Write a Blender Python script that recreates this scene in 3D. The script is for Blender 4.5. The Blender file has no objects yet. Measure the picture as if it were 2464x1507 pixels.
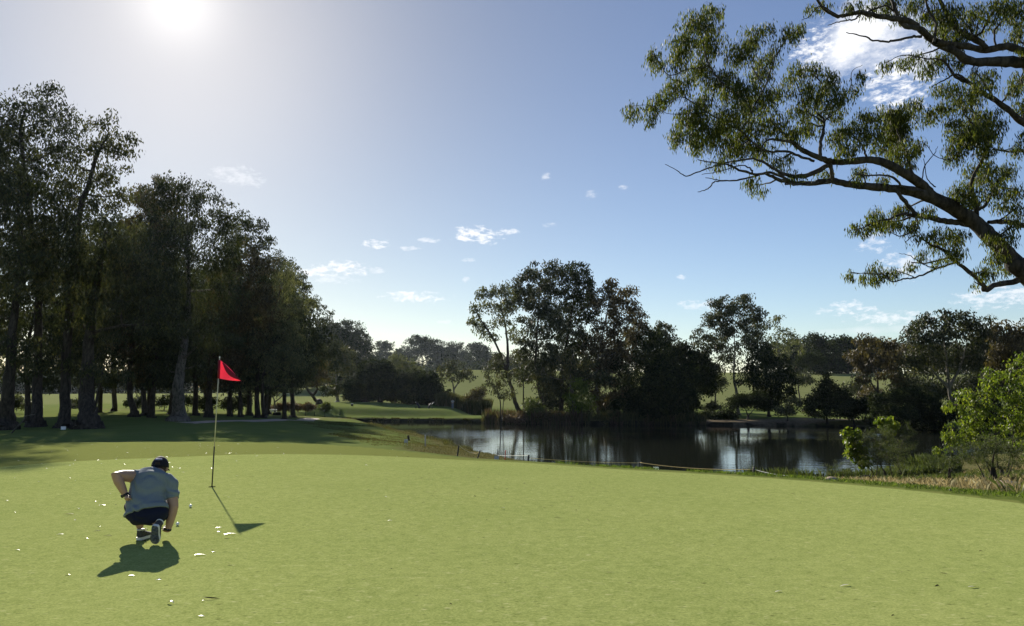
import bpy, bmesh, math, random
import numpy as np
from mathutils import Vector, Matrix
sc = bpy.context.scene
col = sc.collection
R = math.radians

# ------------------------------------------------------------------ camera
FPX = 1861.0; PITCH = math.atan(184.5 / FPX); EYE = 1.6
cp, sp = math.cos(PITCH), math.sin(PITCH)
cam_d = bpy.data.cameras.new("camera"); cam = bpy.data.objects.new("camera", cam_d); col.objects.link(cam)
cam_d.sensor_width = 36.0; cam_d.lens = FPX / 2464.0 * 36.0
cam_d.clip_start = 0.1; cam_d.clip_end = 6000
cam.location = (0, 0, EYE); cam.rotation_euler = (math.pi / 2 + PITCH, 0, 0)
sc.camera = cam
sc.render.resolution_x = 1024; sc.render.resolution_y = 626

# ------------------------------------------------------------------ light
SUN_EL, SUN_AZ = R(25.6), R(-24.4)          # azimuth from +Y, negative = left
sun_dir = Vector((math.sin(SUN_AZ) * math.cos(SUN_EL), math.cos(SUN_AZ) * math.cos(SUN_EL), math.sin(SUN_EL)))
sl = bpy.data.lights.new("sun", 'SUN'); sl.energy = 5.0; sl.angle = R(0.53); sl.color = (1.0, 0.93, 0.80)
so = bpy.data.objects.new("sun", sl); col.objects.link(so)
so.rotation_euler = sun_dir.to_track_quat('Z', 'Y').to_euler()
sc.view_settings.view_transform = 'Standard'; sc.view_settings.look = 'None'
sc.view_settings.exposure = 0.98; sc.view_settings.gamma = 1.0
sc.cycles.max_bounces = 6; sc.cycles.diffuse_bounces = 2; sc.cycles.glossy_bounces = 3
sc.cycles.transmission_bounces = 4; sc.cycles.caustics_reflective = False; sc.cycles.caustics_refractive = False
sc.cycles.sample_clamp_indirect = 6.0

def ray(px, py):
    x = (px - 1232.0) / FPX; u = (753.5 - py) / FPX
    return np.array([x, cp - sp * u, sp + cp * u])
def unproj(px, py, depth):
    d = ray(px, py); t = depth / d[1]
    return np.array([d[0] * t, depth, EYE + d[2] * t])

W = bpy.data.worlds.new("World"); sc.world = W; W.use_nodes = True
AU = (2.8, 1.4, .75)
def build_world():
    nt = W.node_tree; nt.nodes.clear(); N = nt.nodes.new; L = nt.links.new
    out = N('ShaderNodeOutputWorld'); bg = N('ShaderNodeBackground'); bg.inputs['Strength'].default_value = 0.061
    sky = N('ShaderNodeTexSky'); sky.sky_type = 'NISHITA'; sky.sun_disc = False
    sky.sun_elevation = SUN_EL; sky.sun_rotation = SUN_AZ
    sky.altitude = 0; sky.air_density = 1.0; sky.dust_density = 0.2; sky.ozone_density = 3.0
    tc = N('ShaderNodeTexCoord')
    # clouds: (px, py, half width, half height, opacity)
    cl = [(2010, 115, 60, 40, .35), (2115, 95, 92, 62, .9), (2165, 190, 45, 60, .8), (2105, 212, 22, 18, .6), (1985, 120, 50, 32, .8),
          (1145, 566, 46, 17, .95), (1222, 558, 18, 6, .6), (904, 588, 32, 8, .85), (1030, 578, 22, 5, .5), (985, 598, 18, 5, .45), (820, 646, 55, 13, .85),
          (765, 656, 50, 9, .8), (800, 672, 60, 8, .35), (1000, 715, 62, 10, .95), (1690, 735, 45, 9, .4), (1120, 672, 10, 6, .4), (1640, 669, 10, 6, .5),
          (2040, 741, 38, 11, .6), (1985, 750, 20, 8, .4), (2150, 764, 65, 10, .5), (2410, 712, 60, 16, .55), (1422, 470, 12, 8, .35), (1313, 426, 9, 7, .4),
          (1503, 451, 9, 6, .4), (2100, 585, 22, 16, .5), (2170, 640, 40, 20, .5), (560, 422, 40, 16, .35), (605, 436, 30, 8, .35), (1320, 541, 16, 4, .3), (2250, 790, 160, 8, .25),
          (900, 650, 30, 6, .4), (1068, 775, 14, 6, .4), (1124, 626, 16, 5, .35)]
    n1 = N('ShaderNodeTexNoise'); n1.inputs['Scale'].default_value = 17; n1.inputs['Detail'].default_value = 9; n1.inputs['Roughness'].default_value = .55
    mp = N('ShaderNodeMapping'); mp.inputs['Scale'].default_value = (1, 1, 2.2)
    L(tc.outputs['Generated'], mp.inputs['Vector']); L(tc.outputs['Generated'], n1.inputs['Vector'])
    def math_(op, a, b=None, clamp=False):
        m = N('ShaderNodeMath'); m.operation = op; m.use_clamp = clamp
        for i, v in enumerate((a, b)):
            if v is None: continue
            if isinstance(v, (int, float)): m.inputs[i].default_value = v
            else: L(v, m.inputs[i])
        return m.outputs[0]
    noff = math_('MULTIPLY', math_('SUBTRACT', n1.outputs['Fac'], .5), 3.6)
    n2 = N('ShaderNodeTexNoise'); n2.inputs['Scale'].default_value = 85; n2.inputs['Detail'].default_value = 8; n2.inputs['Roughness'].default_value = .65; L(mp.outputs[0], n2.inputs['Vector'])
    noff2 = math_('MULTIPLY', math_('SUBTRACT', n2.outputs['Fac'], .52), 5.0)
    acc = None
    for (px, py, w, h, op) in cl:
        c = Vector(ray(px, py)).normalized(); r = Vector((c.y, -c.x, 0)).normalized(); u = r.cross(c)
        def dot(v, s):
            d = N('ShaderNodeVectorMath'); d.operation = 'DOT_PRODUCT'; d.inputs[1].default_value = v * s
            L(tc.outputs['Generated'], d.inputs[0]); return d.outputs['Value']
        k = FPX * (c.y)
        a = dot(r, k / (w * 1.25)); b = dot(u, k / (h * 1.35))
        q = math_('ADD', math_('MULTIPLY', a, a), math_('MULTIPLY', b, b))
        m = math_('SUBTRACT', 1.0, q)
        m = math_('MULTIPLY', m, .75 if w < 70 else 1.0); m = math_('ADD', m, noff2 if w < 70 else math_('ADD', noff, math_('MULTIPLY', noff2, .2)), True)
        m = math_('MULTIPLY', math_('POWER', m, 1.15), min(1.0, op * 1.15))
        acc = m if acc is None else math_('MAXIMUM', acc, m)
    # only the half of the sky in front
    mix = N('ShaderNodeMix'); mix.data_type = 'RGBA'; mix.inputs['B'].default_value = (9.2, 9.3, 9.6, 1)
    L(acc, mix.inputs['Factor']); 
    hs = N('ShaderNodeHueSaturation'); hs.inputs['Saturation'].default_value = 1.0; hs.inputs['Hue'].default_value = .509
    L(sky.outputs[0], hs.inputs['Color'])
    # bright aerosol aureole round the sun
    sd = N('ShaderNodeVectorMath'); sd.operation = 'DOT_PRODUCT'; sd.inputs[1].default_value = sun_dir; L(tc.outputs['Generated'], sd.inputs[0])
    cs = math_('MAXIMUM', sd.outputs['Value'], 0)
    au = math_('ADD', math_('MULTIPLY', math_('POWER', cs, 900), AU[0]), math_('MULTIPLY', math_('POWER', cs, 55), AU[1]))
    au = math_('ADD', au, math_('MULTIPLY', math_('POWER', cs, 9), AU[2]))
    sc3 = N('ShaderNodeVectorMath'); sc3.operation = 'SCALE'; sc3.inputs[0].default_value = (1.0, .96, .86); L(au, sc3.inputs['Scale'])
    ad = N('ShaderNodeVectorMath'); ad.operation = 'ADD'; 
    kk = N('ShaderNodeMix'); kk.data_type = 'RGBA'; kk.inputs['A'].default_value = (1, 1, 1, 1); kk.inputs['B'].default_value = (.74, .65, .54, 1); L(math_('POWER', cs, 5), kk.inputs['Factor'])
    km = N('ShaderNodeVectorMath'); km.operation = 'MULTIPLY'; L(hs.outputs[0], km.inputs[0]); L(kk.outputs['Result'], km.inputs[1]); L(km.outputs[0], ad.inputs[0]); L(sc3.outputs[0], ad.inputs[1]); L(ad.outputs[0], mix.inputs['A'])
    L(mix.outputs['Result'], bg.inputs['Color']); L(bg.outputs[0], out.inputs['Surface'])
build_world()

# ------------------------------------------------------------------ helpers
rng = np.random.default_rng(7)
def meta(o, label=None, cat=None, group=None, kind=None):
    if label: o['label'] = label
    if cat: o['category'] = cat
    if group: o['group'] = group
    if kind: o['kind'] = kind
    return o
def link(o, parent=None):
    col.objects.link(o)
    if parent is not None: o.parent = parent
    return o
def empty(name, loc, label, cat, group=None, rz=0):
    o = bpy.data.objects.new(name, None); o.location = loc; o.rotation_euler = (0, 0, rz); o.empty_display_size = .2
    col.objects.link(o); return meta(o, label, cat, group)
def np_mesh(name, V, F, mat, parent=None, smooth=False, attrs=None, origin=None):
    """V (n,3), F (m,k) one face size"""
    V = np.asarray(V, dtype=np.float32); F = np.asarray(F, dtype=np.int32)
    if origin is not None: V = V - np.asarray(origin, dtype=np.float32)
    me = bpy.data.meshes.new(name); m, k = F.shape
    me.vertices.add(len(V)); me.vertices.foreach_set('co', V.ravel())
    me.loops.add(m * k); me.loops.foreach_set('vertex_index', F.ravel())
    me.polygons.add(m); me.polygons.foreach_set('loop_start', np.arange(m, dtype=np.int32) * k)
    me.update(calc_edges=True)
    if smooth: me.polygons.foreach_set('use_smooth', np.ones(m, dtype=bool))
    for an, av in (attrs or {}).items():
        a = me.attributes.new(an, 'FLOAT', 'POINT'); a.data.foreach_set('value', np.asarray(av, dtype=np.float32))
    me.materials.append(mat)
    return link(bpy.data.objects.new(name, me), parent)
def py_mesh(name, V, F, mat, parent=None, smooth=False):
    me = bpy.data.meshes.new(name); me.from_pydata([tuple(v) for v in V], [], F); me.update()
    if smooth:
        for p in me.polygons: p.use_smooth = True
    me.materials.append(mat)
    return link(bpy.data.objects.new(name, me), parent)
class MB:
    """collects closed shapes for one mesh"""
    def __init__(s): s.V = []; s.F = []
    def add(s, V, F):
        o = len(s.V); s.V += [tuple(map(float, v)) for v in V]; s.F += [tuple(i + o for i in f) for f in F]; return s
    def tube(s, pts, rad, n=8, cap=True, flat=None):
        pts = [np.array(p, float) for p in pts]; k = len(pts)
        if np.isscalar(rad): rad = [rad] * k
        V = []; F = []
        ref = None
        for i in range(k):
            t = pts[min(i + 1, k - 1)] - pts[max(i - 1, 0)]; t /= np.linalg.norm(t) + 1e-9
            if ref is None:
                ref = np.array([0, 0, 1.]) if abs(t[2]) < .9 else np.array([1., 0, 0])
                if flat is not None: ref = np.array(flat, float)
            a = ref - t * ref.dot(t); a /= np.linalg.norm(a) + 1e-9; b = np.cross(t, a)
            if flat is None: ref = a
            r = rad[i]; ra, rb = (r if not np.isscalar(r) else (r, r))
            for j in range(n):
                q = 2 * math.pi * j / n
                V.append(pts[i] + a * math.cos(q) * ra + b * math.sin(q) * rb)
        for i in range(k - 1):
            for j in range(n):
                j2 = (j + 1) % n; F.append((i * n + j, i * n + j2, (i + 1) * n + j2, (i + 1) * n + j))
        if cap:
            F.append(tuple(range(n - 1, -1, -1))); F.append(tuple((k - 1) * n + j for j in range(n)))
        return s.add(V, F)
    def box(s, c, size, rz=0, tilt=None):
        x, y, z = [v / 2 for v in size]; V = [Vector((a * x, b * y, d * z)) for a in (-1, 1) for b in (-1, 1) for d in (-1, 1)]
        M = Matrix.Rotation(rz, 3, 'Z')
        if tilt is not None: M = M @ Matrix.Rotation(tilt[0], 3, tilt[1])
        V = [M @ v + Vector(c) for v in V]
        return s.add(V, [(0, 1, 3, 2), (4, 6, 7, 5), (0, 4, 5, 1), (2, 3, 7, 6), (0, 2, 6, 4), (1, 5, 7, 3)])
    def ell(s, c, r, nu=14, nv=10, M=None):
        V = []; F = []; c = Vector(c); M = M or Matrix.Identity(3)
        V.append(M @ Vector((0, 0, r[2])) + c)
        for i in range(1, nv):
            th = math.pi * i / nv
            for j in range(nu):
                ph = 2 * math.pi * j / nu
                V.append(M @ Vector((r[0] * math.sin(th) * math.cos(ph), r[1] * math.sin(th) * math.sin(ph), r[2] * math.cos(th))) + c)
        V.append(M @ Vector((0, 0, -r[2])) + c)
        for j in range(nu): F.append((0, 1 + j, 1 + (j + 1) % nu))
        for i in range(nv - 2):
            for j in range(nu):
                a = 1 + i * nu; F.append((a + j, a + nu + j, a + nu + (j + 1) % nu, a + (j + 1) % nu))
        a = 1 + (nv - 2) * nu; e = len(V) - 1
        for j in range(nu): F.append((a + j, e, a + (j + 1) % nu))
        return s.add(V, F)
    def build(s, name, mat, parent=None, smooth=True, origin=(0, 0, 0)):
        o = py_mesh(name, [(v[0] - origin[0], v[1] - origin[1], v[2] - origin[2]) for v in s.V], s.F, mat, parent, smooth); return o

# ------------------------------------------------------------------ materials
def mat_new(name):
    m = bpy.data.materials.new(name); m.use_nodes = True; nt = m.node_tree
    return m, nt, nt.nodes, nt.links, nt.nodes['Principled BSDF']
def simple(name, c, rough=.6, noise=0.12, scale=20, spec=.3, metal=0, bump=0.0, c2=None):
    m, nt, ns, L, p = mat_new(name)
    n = ns.new('ShaderNodeTexNoise'); n.inputs['Scale'].default_value = scale; n.inputs['Detail'].default_value = 5
    tc = ns.new('ShaderNodeTexCoord'); L.new(tc.outputs['Object'], n.inputs['Vector'])
    r = ns.new('ShaderNodeValToRGB'); r.color_ramp.elements[0].position = .3; r.color_ramp.elements[1].position = .7
    a = [max(0, v * (1 - noise)) for v in c]; b = c2 or [min(1, v * (1 + noise)) for v in c]
    r.color_ramp.elements[0].color = (*a, 1); r.color_ramp.elements[1].color = (*b, 1)
    L.new(n.outputs['Fac'], r.inputs['Fac']); L.new(r.outputs['Color'], p.inputs['Base Color'])
    p.inputs['Roughness'].default_value = rough; p.inputs['Specular IOR Level'].default_value = spec; p.inputs['Metallic'].default_value = metal
    if bump:
        bn = ns.new('ShaderNodeBump'); bn.inputs['Strength'].default_value = bump; bn.inputs['Distance'].default_value = .01
        L.new(n.outputs['Fac'], bn.inputs['Height']); L.new(bn.outputs[0], p.inputs['Normal'])
    return m
def leaf_mat(name, dark, mid, light, trans=.35, rough=.6, spec=.15, tt=(1.45, 1.5, .6)):
    m, nt, ns, L, p = mat_new(name)
    at = ns.new('ShaderNodeAttribute'); at.attribute_name = 'tint'
    r = ns.new('ShaderNodeValToRGB'); e = r.color_ramp.elements
    e[0].position = 0; e[0].color = (*dark, 1); e[1].position = 1; e[1].color = (*light, 1)
    x = e.new(.5); x.color = (*mid, 1)
    L.new(at.outputs['Fac'], r.inputs['Fac']); L.new(r.outputs['Color'], p.inputs['Base Color'])
    p.inputs['Roughness'].default_value = rough; p.inputs['Specular IOR Level'].default_value = spec
    t = ns.new('ShaderNodeBsdfTranslucent'); mx = ns.new('ShaderNodeMixShader'); mx.inputs[0].default_value = trans
    g = ns.new('ShaderNodeMix'); g.data_type = 'RGBA'; g.blend_type = 'MULTIPLY'; g.inputs['Factor'].default_value = 1
    g.inputs['B'].default_value = (*tt, 1); L.new(r.outputs['Color'], g.inputs['A']); L.new(g.outputs['Result'], t.inputs['Color'])
    L.new(p.outputs[0], mx.inputs[1]); L.new(t.outputs[0], mx.inputs[2]); L.new(mx.outputs[0], ns['Material Output'].inputs['Surface'])
    return m
def bark_mat(name, c1, c2, scale=3.0):
    m, nt, ns, L, p = mat_new(name)
    tc = ns.new('ShaderNodeTexCoord'); mp = ns.new('ShaderNodeMapping'); mp.inputs['Scale'].default_value = (scale, scale, scale * .22)
    n = ns.new('ShaderNodeTexNoise'); n.inputs['Scale'].default_value = 2.5; n.inputs['Detail'].default_value = 8; n.inputs['Roughness'].default_value = .7
    L.new(tc.outputs['Object'], mp.inputs[0]); L.new(mp.outputs[0], n.inputs['Vector'])
    r = ns.new('ShaderNodeValToRGB'); r.color_ramp.elements[0].position = .38; r.color_ramp.elements[1].position = .66
    r.color_ramp.elements[0].color = (*c1, 1); r.color_ramp.elements[1].color = (*c2, 1)
    L.new(n.outputs['Fac'], r.inputs['Fac']); L.new(r.outputs['Color'], p.inputs['Base Color']); p.inputs['Roughness'].default_value = .85
    p.inputs['Specular IOR Level'].default_value = .15
    b = ns.new('ShaderNodeBump'); b.inputs['Strength'].default_value = .7; b.inputs['Distance'].default_value = .04
    L.new(n.outputs['Fac'], b.inputs['Height']); L.new(b.outputs[0], p.inputs['Normal'])
    return m
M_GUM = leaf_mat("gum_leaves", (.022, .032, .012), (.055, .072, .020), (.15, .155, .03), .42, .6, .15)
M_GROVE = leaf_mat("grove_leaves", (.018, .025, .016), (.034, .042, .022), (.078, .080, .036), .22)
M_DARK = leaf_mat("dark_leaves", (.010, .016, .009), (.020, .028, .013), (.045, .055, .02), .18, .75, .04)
M_OLIVE = leaf_mat("olive_leaves", (.024, .030, .018), (.044, .050, .025), (.098, .092, .038), .25)
M_BROWN = leaf_mat("brown_leaves", (.032, .028, .018), (.060, .048, .028), (.10, .080, .042), .30)
M_PALE = leaf_mat("pale_leaves", (.045, .055, .035), (.075, .085, .05), (.13, .13, .07), .3)
M_BRIGHT = leaf_mat("bright_leaves", (.042, .070, .012), (.095, .135, .020), (.21, .24, .035), .42, .5, .2)
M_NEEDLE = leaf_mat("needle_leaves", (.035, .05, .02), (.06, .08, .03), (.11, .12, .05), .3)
M_STRAW = leaf_mat("straw_grass", (.13, .12, .055), (.27, .24, .125), (.44, .41, .24), .3, .7, .1, (1.15, 1.0, .8))
M_ROUGH = leaf_mat("rough_grass", (.045, .070, .014), (.085, .12, .024), (.15, .19, .045), .35, .7, .1, (1.2, 1.3, .6))
M_SLOPE = leaf_mat("slope_grass", (.045, .050, .016), (.075, .075, .024), (.16, .135, .055), .3, .7, .1, (1.15, 1.1, .7))
M_REED = leaf_mat("reed_leaves", (.03, .035, .018), (.06, .065, .03), (.13, .11, .06), .3)
M_RUST = leaf_mat("rust_leaves", (.05, .032, .028), (.09, .06, .05), (.15, .11, .085), .25)
B_DARK = bark_mat("bark_dark", (.022, .018, .015), (.075, .062, .05))
B_GREY = bark_mat("bark_grey", (.05, .045, .038), (.19, .17, .145))
B_PALE = bark_mat("bark_pale", (.10, .092, .08), (.34, .31, .27))
B_GUM = bark_mat("bark_gum", (.018, .016, .014), (.085, .074, .062), 2.0)

# ------------------------------------------------------------------ terrain
def P0(px, py, z=0.0):
    d = ray(px, py); t = (z - EYE) / d[2]; return (d[0] * t, d[1] * t)
GREEN = [P0(*p) for p in [(0, 1124), (200, 1111), (413, 1103), (615, 1096), (854, 1097), (1103, 1106), (1265, 1112), (1468, 1125), (1700, 1138), (1900, 1152), (2180, 1178), (2464, 1212), (2800, 1266)]] + \
        [(9.5, 2), (11, -6), (5, -13), (-5, -14), (-14, -9), (-16, 2), (-14, 11)]
FRINGE = [P0(*p) for p in [(-420, 1085), (-200, 1076), (0, 1068), (250, 1064.5), (500, 1063), (700, 1067), (830, 1074), (980, 1088), (1103, 1101.5), (1265, 1109.5), (1468, 1123), (1700, 1136.5), (1900, 1150.5), (2180, 1176), (2464, 1209), (2860, 1262)]] + \
        [(11, 2), (12.5, -7), (6, -15), (-5, -16), (-16, -11), (-19, 2), (-20, 10)]
POND = [(-28, 117.5), (-15.5, 99), (-7.3, 76), (-2.6, 61), (-.7, 54.5), (3, 47.5), (8, 42.5), (14, 40), (19, 40.5), (24, 44), (27, 51), (33, 57), (44, 64), (52, 76), (53, 88),
        (47, 98), (40, 104.5), (30, 107.5), (20, 110), (8, 111.5), (0, 113), (-4, 116), (-12, 118.5), (-22, 119.5)]
WATER_Z = -3.3
def densify(P, n=10, jit=0, seed=1):
    P = np.array(P); r = np.random.default_rng(seed); out = []
    k = len(P)
    for i in range(k):          # Catmull-Rom
        p0, p1, p2, p3 = P[i - 1], P[i], P[(i + 1) % k], P[(i + 2) % k]
        for j in range(n):
            t = j / n
            q = .5 * ((2 * p1) + (-p0 + p2) * t + (2 * p0 - 5 * p1 + 4 * p2 - p3) * t * t + (-p0 + 3 * p1 - 3 * p2 + p3) * t ** 3)
            out.append(q + r.normal(0, jit, 2))
    return np.array(out)
POND_D = densify(POND, 6, .35, 3); GREEN_D = densify(GREEN, 8); FRINGE_D = densify(FRINGE, 8)
def sdist(x, y, P):
    """signed distance to polygon, negative inside"""
    x = np.asarray(x, float).ravel(); y = np.asarray(y, float).ravel()
    d = np.full(x.shape, 1e18); ins = np.zeros(x.shape, bool); k = len(P)
    for i in range(k):
        ax, ay = P[i]; bx, by = P[(i + 1) % k]; ex, ey = bx - ax, by - ay; l2 = ex * ex + ey * ey + 1e-12
        t = np.clip(((x - ax) * ex + (y - ay) * ey) / l2, 0, 1)
        d = np.minimum(d, (x - ax - t * ex) ** 2 + (y - ay - t * ey) ** 2)
        c = ((ay > y) != (by > y)) & (x < (bx - ax) * (y - ay) / (by - ay + 1e-18) + ax); ins ^= c
    d = np.sqrt(d); return np.where(ins, -d, d)
CTRL = np.array([(-40, 35, -1.2), (-20, 33, -1.05), (-10, 32, -1.05), (-8, 45, -1.25), (-30, 52, -.9), (-20, 60, -1.0), (-45, 60, -.9), (-60, 90, -1.2), (-30, 85, -1.3), (-40, 120, -1.6), (-80, 150, -1.5),
    (-60, 250, -.5), (-150, 300, 0), (-200, 100, -1), (-60, 0, -1), (-30, 5, -.9), (-4, 31, -.85), (-3, 40, -1.6), (-5, 55, -2.35), (-10, 70, -2.4), (-18, 88, -2.2), (-28, 104, -2.0), (-2, 25, -.5), (-15, 70, -1.7),
    (2, 25, -1.15), (4, 35, -2.35), (8, 25, -1.35), (9, 33, -2.3), (8, 20, -1.0), (14, 18, -.62), (17, 24, -1.15), (20, 29, -1.7), (23, 37, -2.4), (30, 32, -1.7), (40, 45, -1.9), (25, 20, -.7), (40, 10, -.5), (60, 60, -1.6), (62, 90, -2.2), (14, 31, -2.15),
    (-32, 118, -2.3), (-20, 124, -2.6), (-8, 124, -2.7), (-10.5, 138, -2.8), (0, 125, -2.6), (10, 118, -2.6), (30, 118, -2.5), (45, 112, -2.5), (60, 120, -2.2), (-20, 160, -1.8), (0, 170, -2), (30, 160, -2), (60, 170, -1.4),
    (-60, 200, -.2), (-40, 260, 4), (-20, 330, 9.8), (0, 330, 9.8), (40, 320, 8.4), (100, 300, 7.2), (150, 300, 7.5), (0, 250, 3.8), (60, 240, 3.4), (-20, 205, -.5), (100, 200, 1.2), (-100, 350, 1), (-150, 500, 2), (0, 500, 10), (200, 500, 9),
    (-400, 500, 2), (400, 400, 8), (0, 900, 8), (-500, 900, 3), (600, 900, 8), (300, 100, -1), (-400, 100, -1), (0, -100, -1), (200, -200, -1), (-200, -200, -1), (0, -900, -1), (900, 0, 0), (-900, 0, 0)], float)
def _tps(r2): return np.where(r2 > 1e-9, r2 * np.log(r2 + 1e-12), 0) * .5
_n = len(CTRL); _A = np.zeros((_n + 3, _n + 3)); _d2 = ((CTRL[:, None, :2] - CTRL[None, :, :2]) ** 2).sum(-1)
_A[:_n, :_n] = _tps(_d2) + np.eye(_n) * 20; _A[:_n, _n] = 1; _A[:_n, _n + 1:] = CTRL[:, :2]; _A[_n, :_n] = 1; _A[_n + 1:, :_n] = CTRL[:, :2].T
_w = np.linalg.solve(_A, np.concatenate([CTRL[:, 2], [0, 0, 0]]))
def vnoise(x, y, seed=0):
    xi = np.floor(x).astype(np.int64); yi = np.floor(y).astype(np.int64); fx = x - xi; fy = y - yi
    def h(a, b):
        n = (a * 374761393 + b * 668265263 + seed * 974711) & 0xffffffff; n = ((n ^ (n >> 13)) * 1274126177) & 0xffffffff
        return ((n ^ (n >> 16)) & 0xffff) / 65535.0
    fx = fx * fx * (3 - 2 * fx); fy = fy * fy * (3 - 2 * fy)
    return (h(xi, yi) * (1 - fx) + h(xi + 1, yi) * fx) * (1 - fy) + (h(xi, yi + 1) * (1 - fx) + h(xi + 1, yi + 1) * fx) * fy
def sstep(t): t = np.clip(t, 0, 1); return t * t * (3 - 2 * t)
def H(x, y):
    x = np.atleast_1d(np.asarray(x, float)); y = np.atleast_1d(np.asarray(y, float))
    r = np.sqrt(x * x + y * y); s = np.minimum(1, 950 / np.maximum(r, 1)); xc, yc = x * s, y * s
    z = _w[_n] + _w[_n + 1] * xc + _w[_n + 2] * yc
    for i in range(_n): z = z + _w[i] * _tps((xc - CTRL[i, 0]) ** 2 + (yc - CTRL[i, 1]) ** 2)
    # tee mound beyond the pond
    ex = np.abs(xc + 22) / 13.5; ey = np.abs(yc - 137) / 13
    z = z + 1.25 * sstep(1.25 * (1.15 - (ex ** 4 + ey ** 4) ** .25) / .45)
    z = z + (vnoise(x * .12, y * .12, 3) - .5) * .30 * np.clip((r - 30) / 60, 0, 1) + (vnoise(x * .5, y * .5, 5) - .5) * .08 * np.clip((r - 14) / 20, 0, 1)
    sf = sdist(x, y, FRINGE_D).reshape(x.shape)
    w = 1 - sstep(sf / (3.0 + 1.2 * np.clip(x / 6, 0, 1)))
    z = z * (1 - w) + w * (0.0)
    z = z + .05 * np.sin(x * .32 + .5) * np.sin(y * .27) * w * 0.6
    pd = sdist(x, y, POND_D).reshape(x.shape)
    far = np.clip((y - 95) / 12, 0, 1)
    lip = WATER_Z + .10 + .35 * far
    wb = sstep(pd / (5.5 - 4.0 * far))
    zo = lip * (1 - wb) + np.maximum(z, lip) * wb
    zi = WATER_Z + .10 + .35 * far - (.45 + .5 * far) * np.clip(-pd / .5, 0, 1) - np.clip(-pd * .25, 0, 1.2)
    return np.where(pd > 0, zo, zi)
def hz(x, y): return float(H(x, y)[0])
def hit(px, py, dmin=3, dmax=400):
    d = ray(px, py); y = np.geomspace(dmin, dmax, 3000); x = d[0] / d[1] * y; z = EYE + d[2] / d[1] * y
    b = np.nonzero(z < H(x, y))[0]
    if len(b) == 0: return None
    i = b[0]; return np.array([x[i], y[i], hz(x[i], y[i])])
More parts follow.
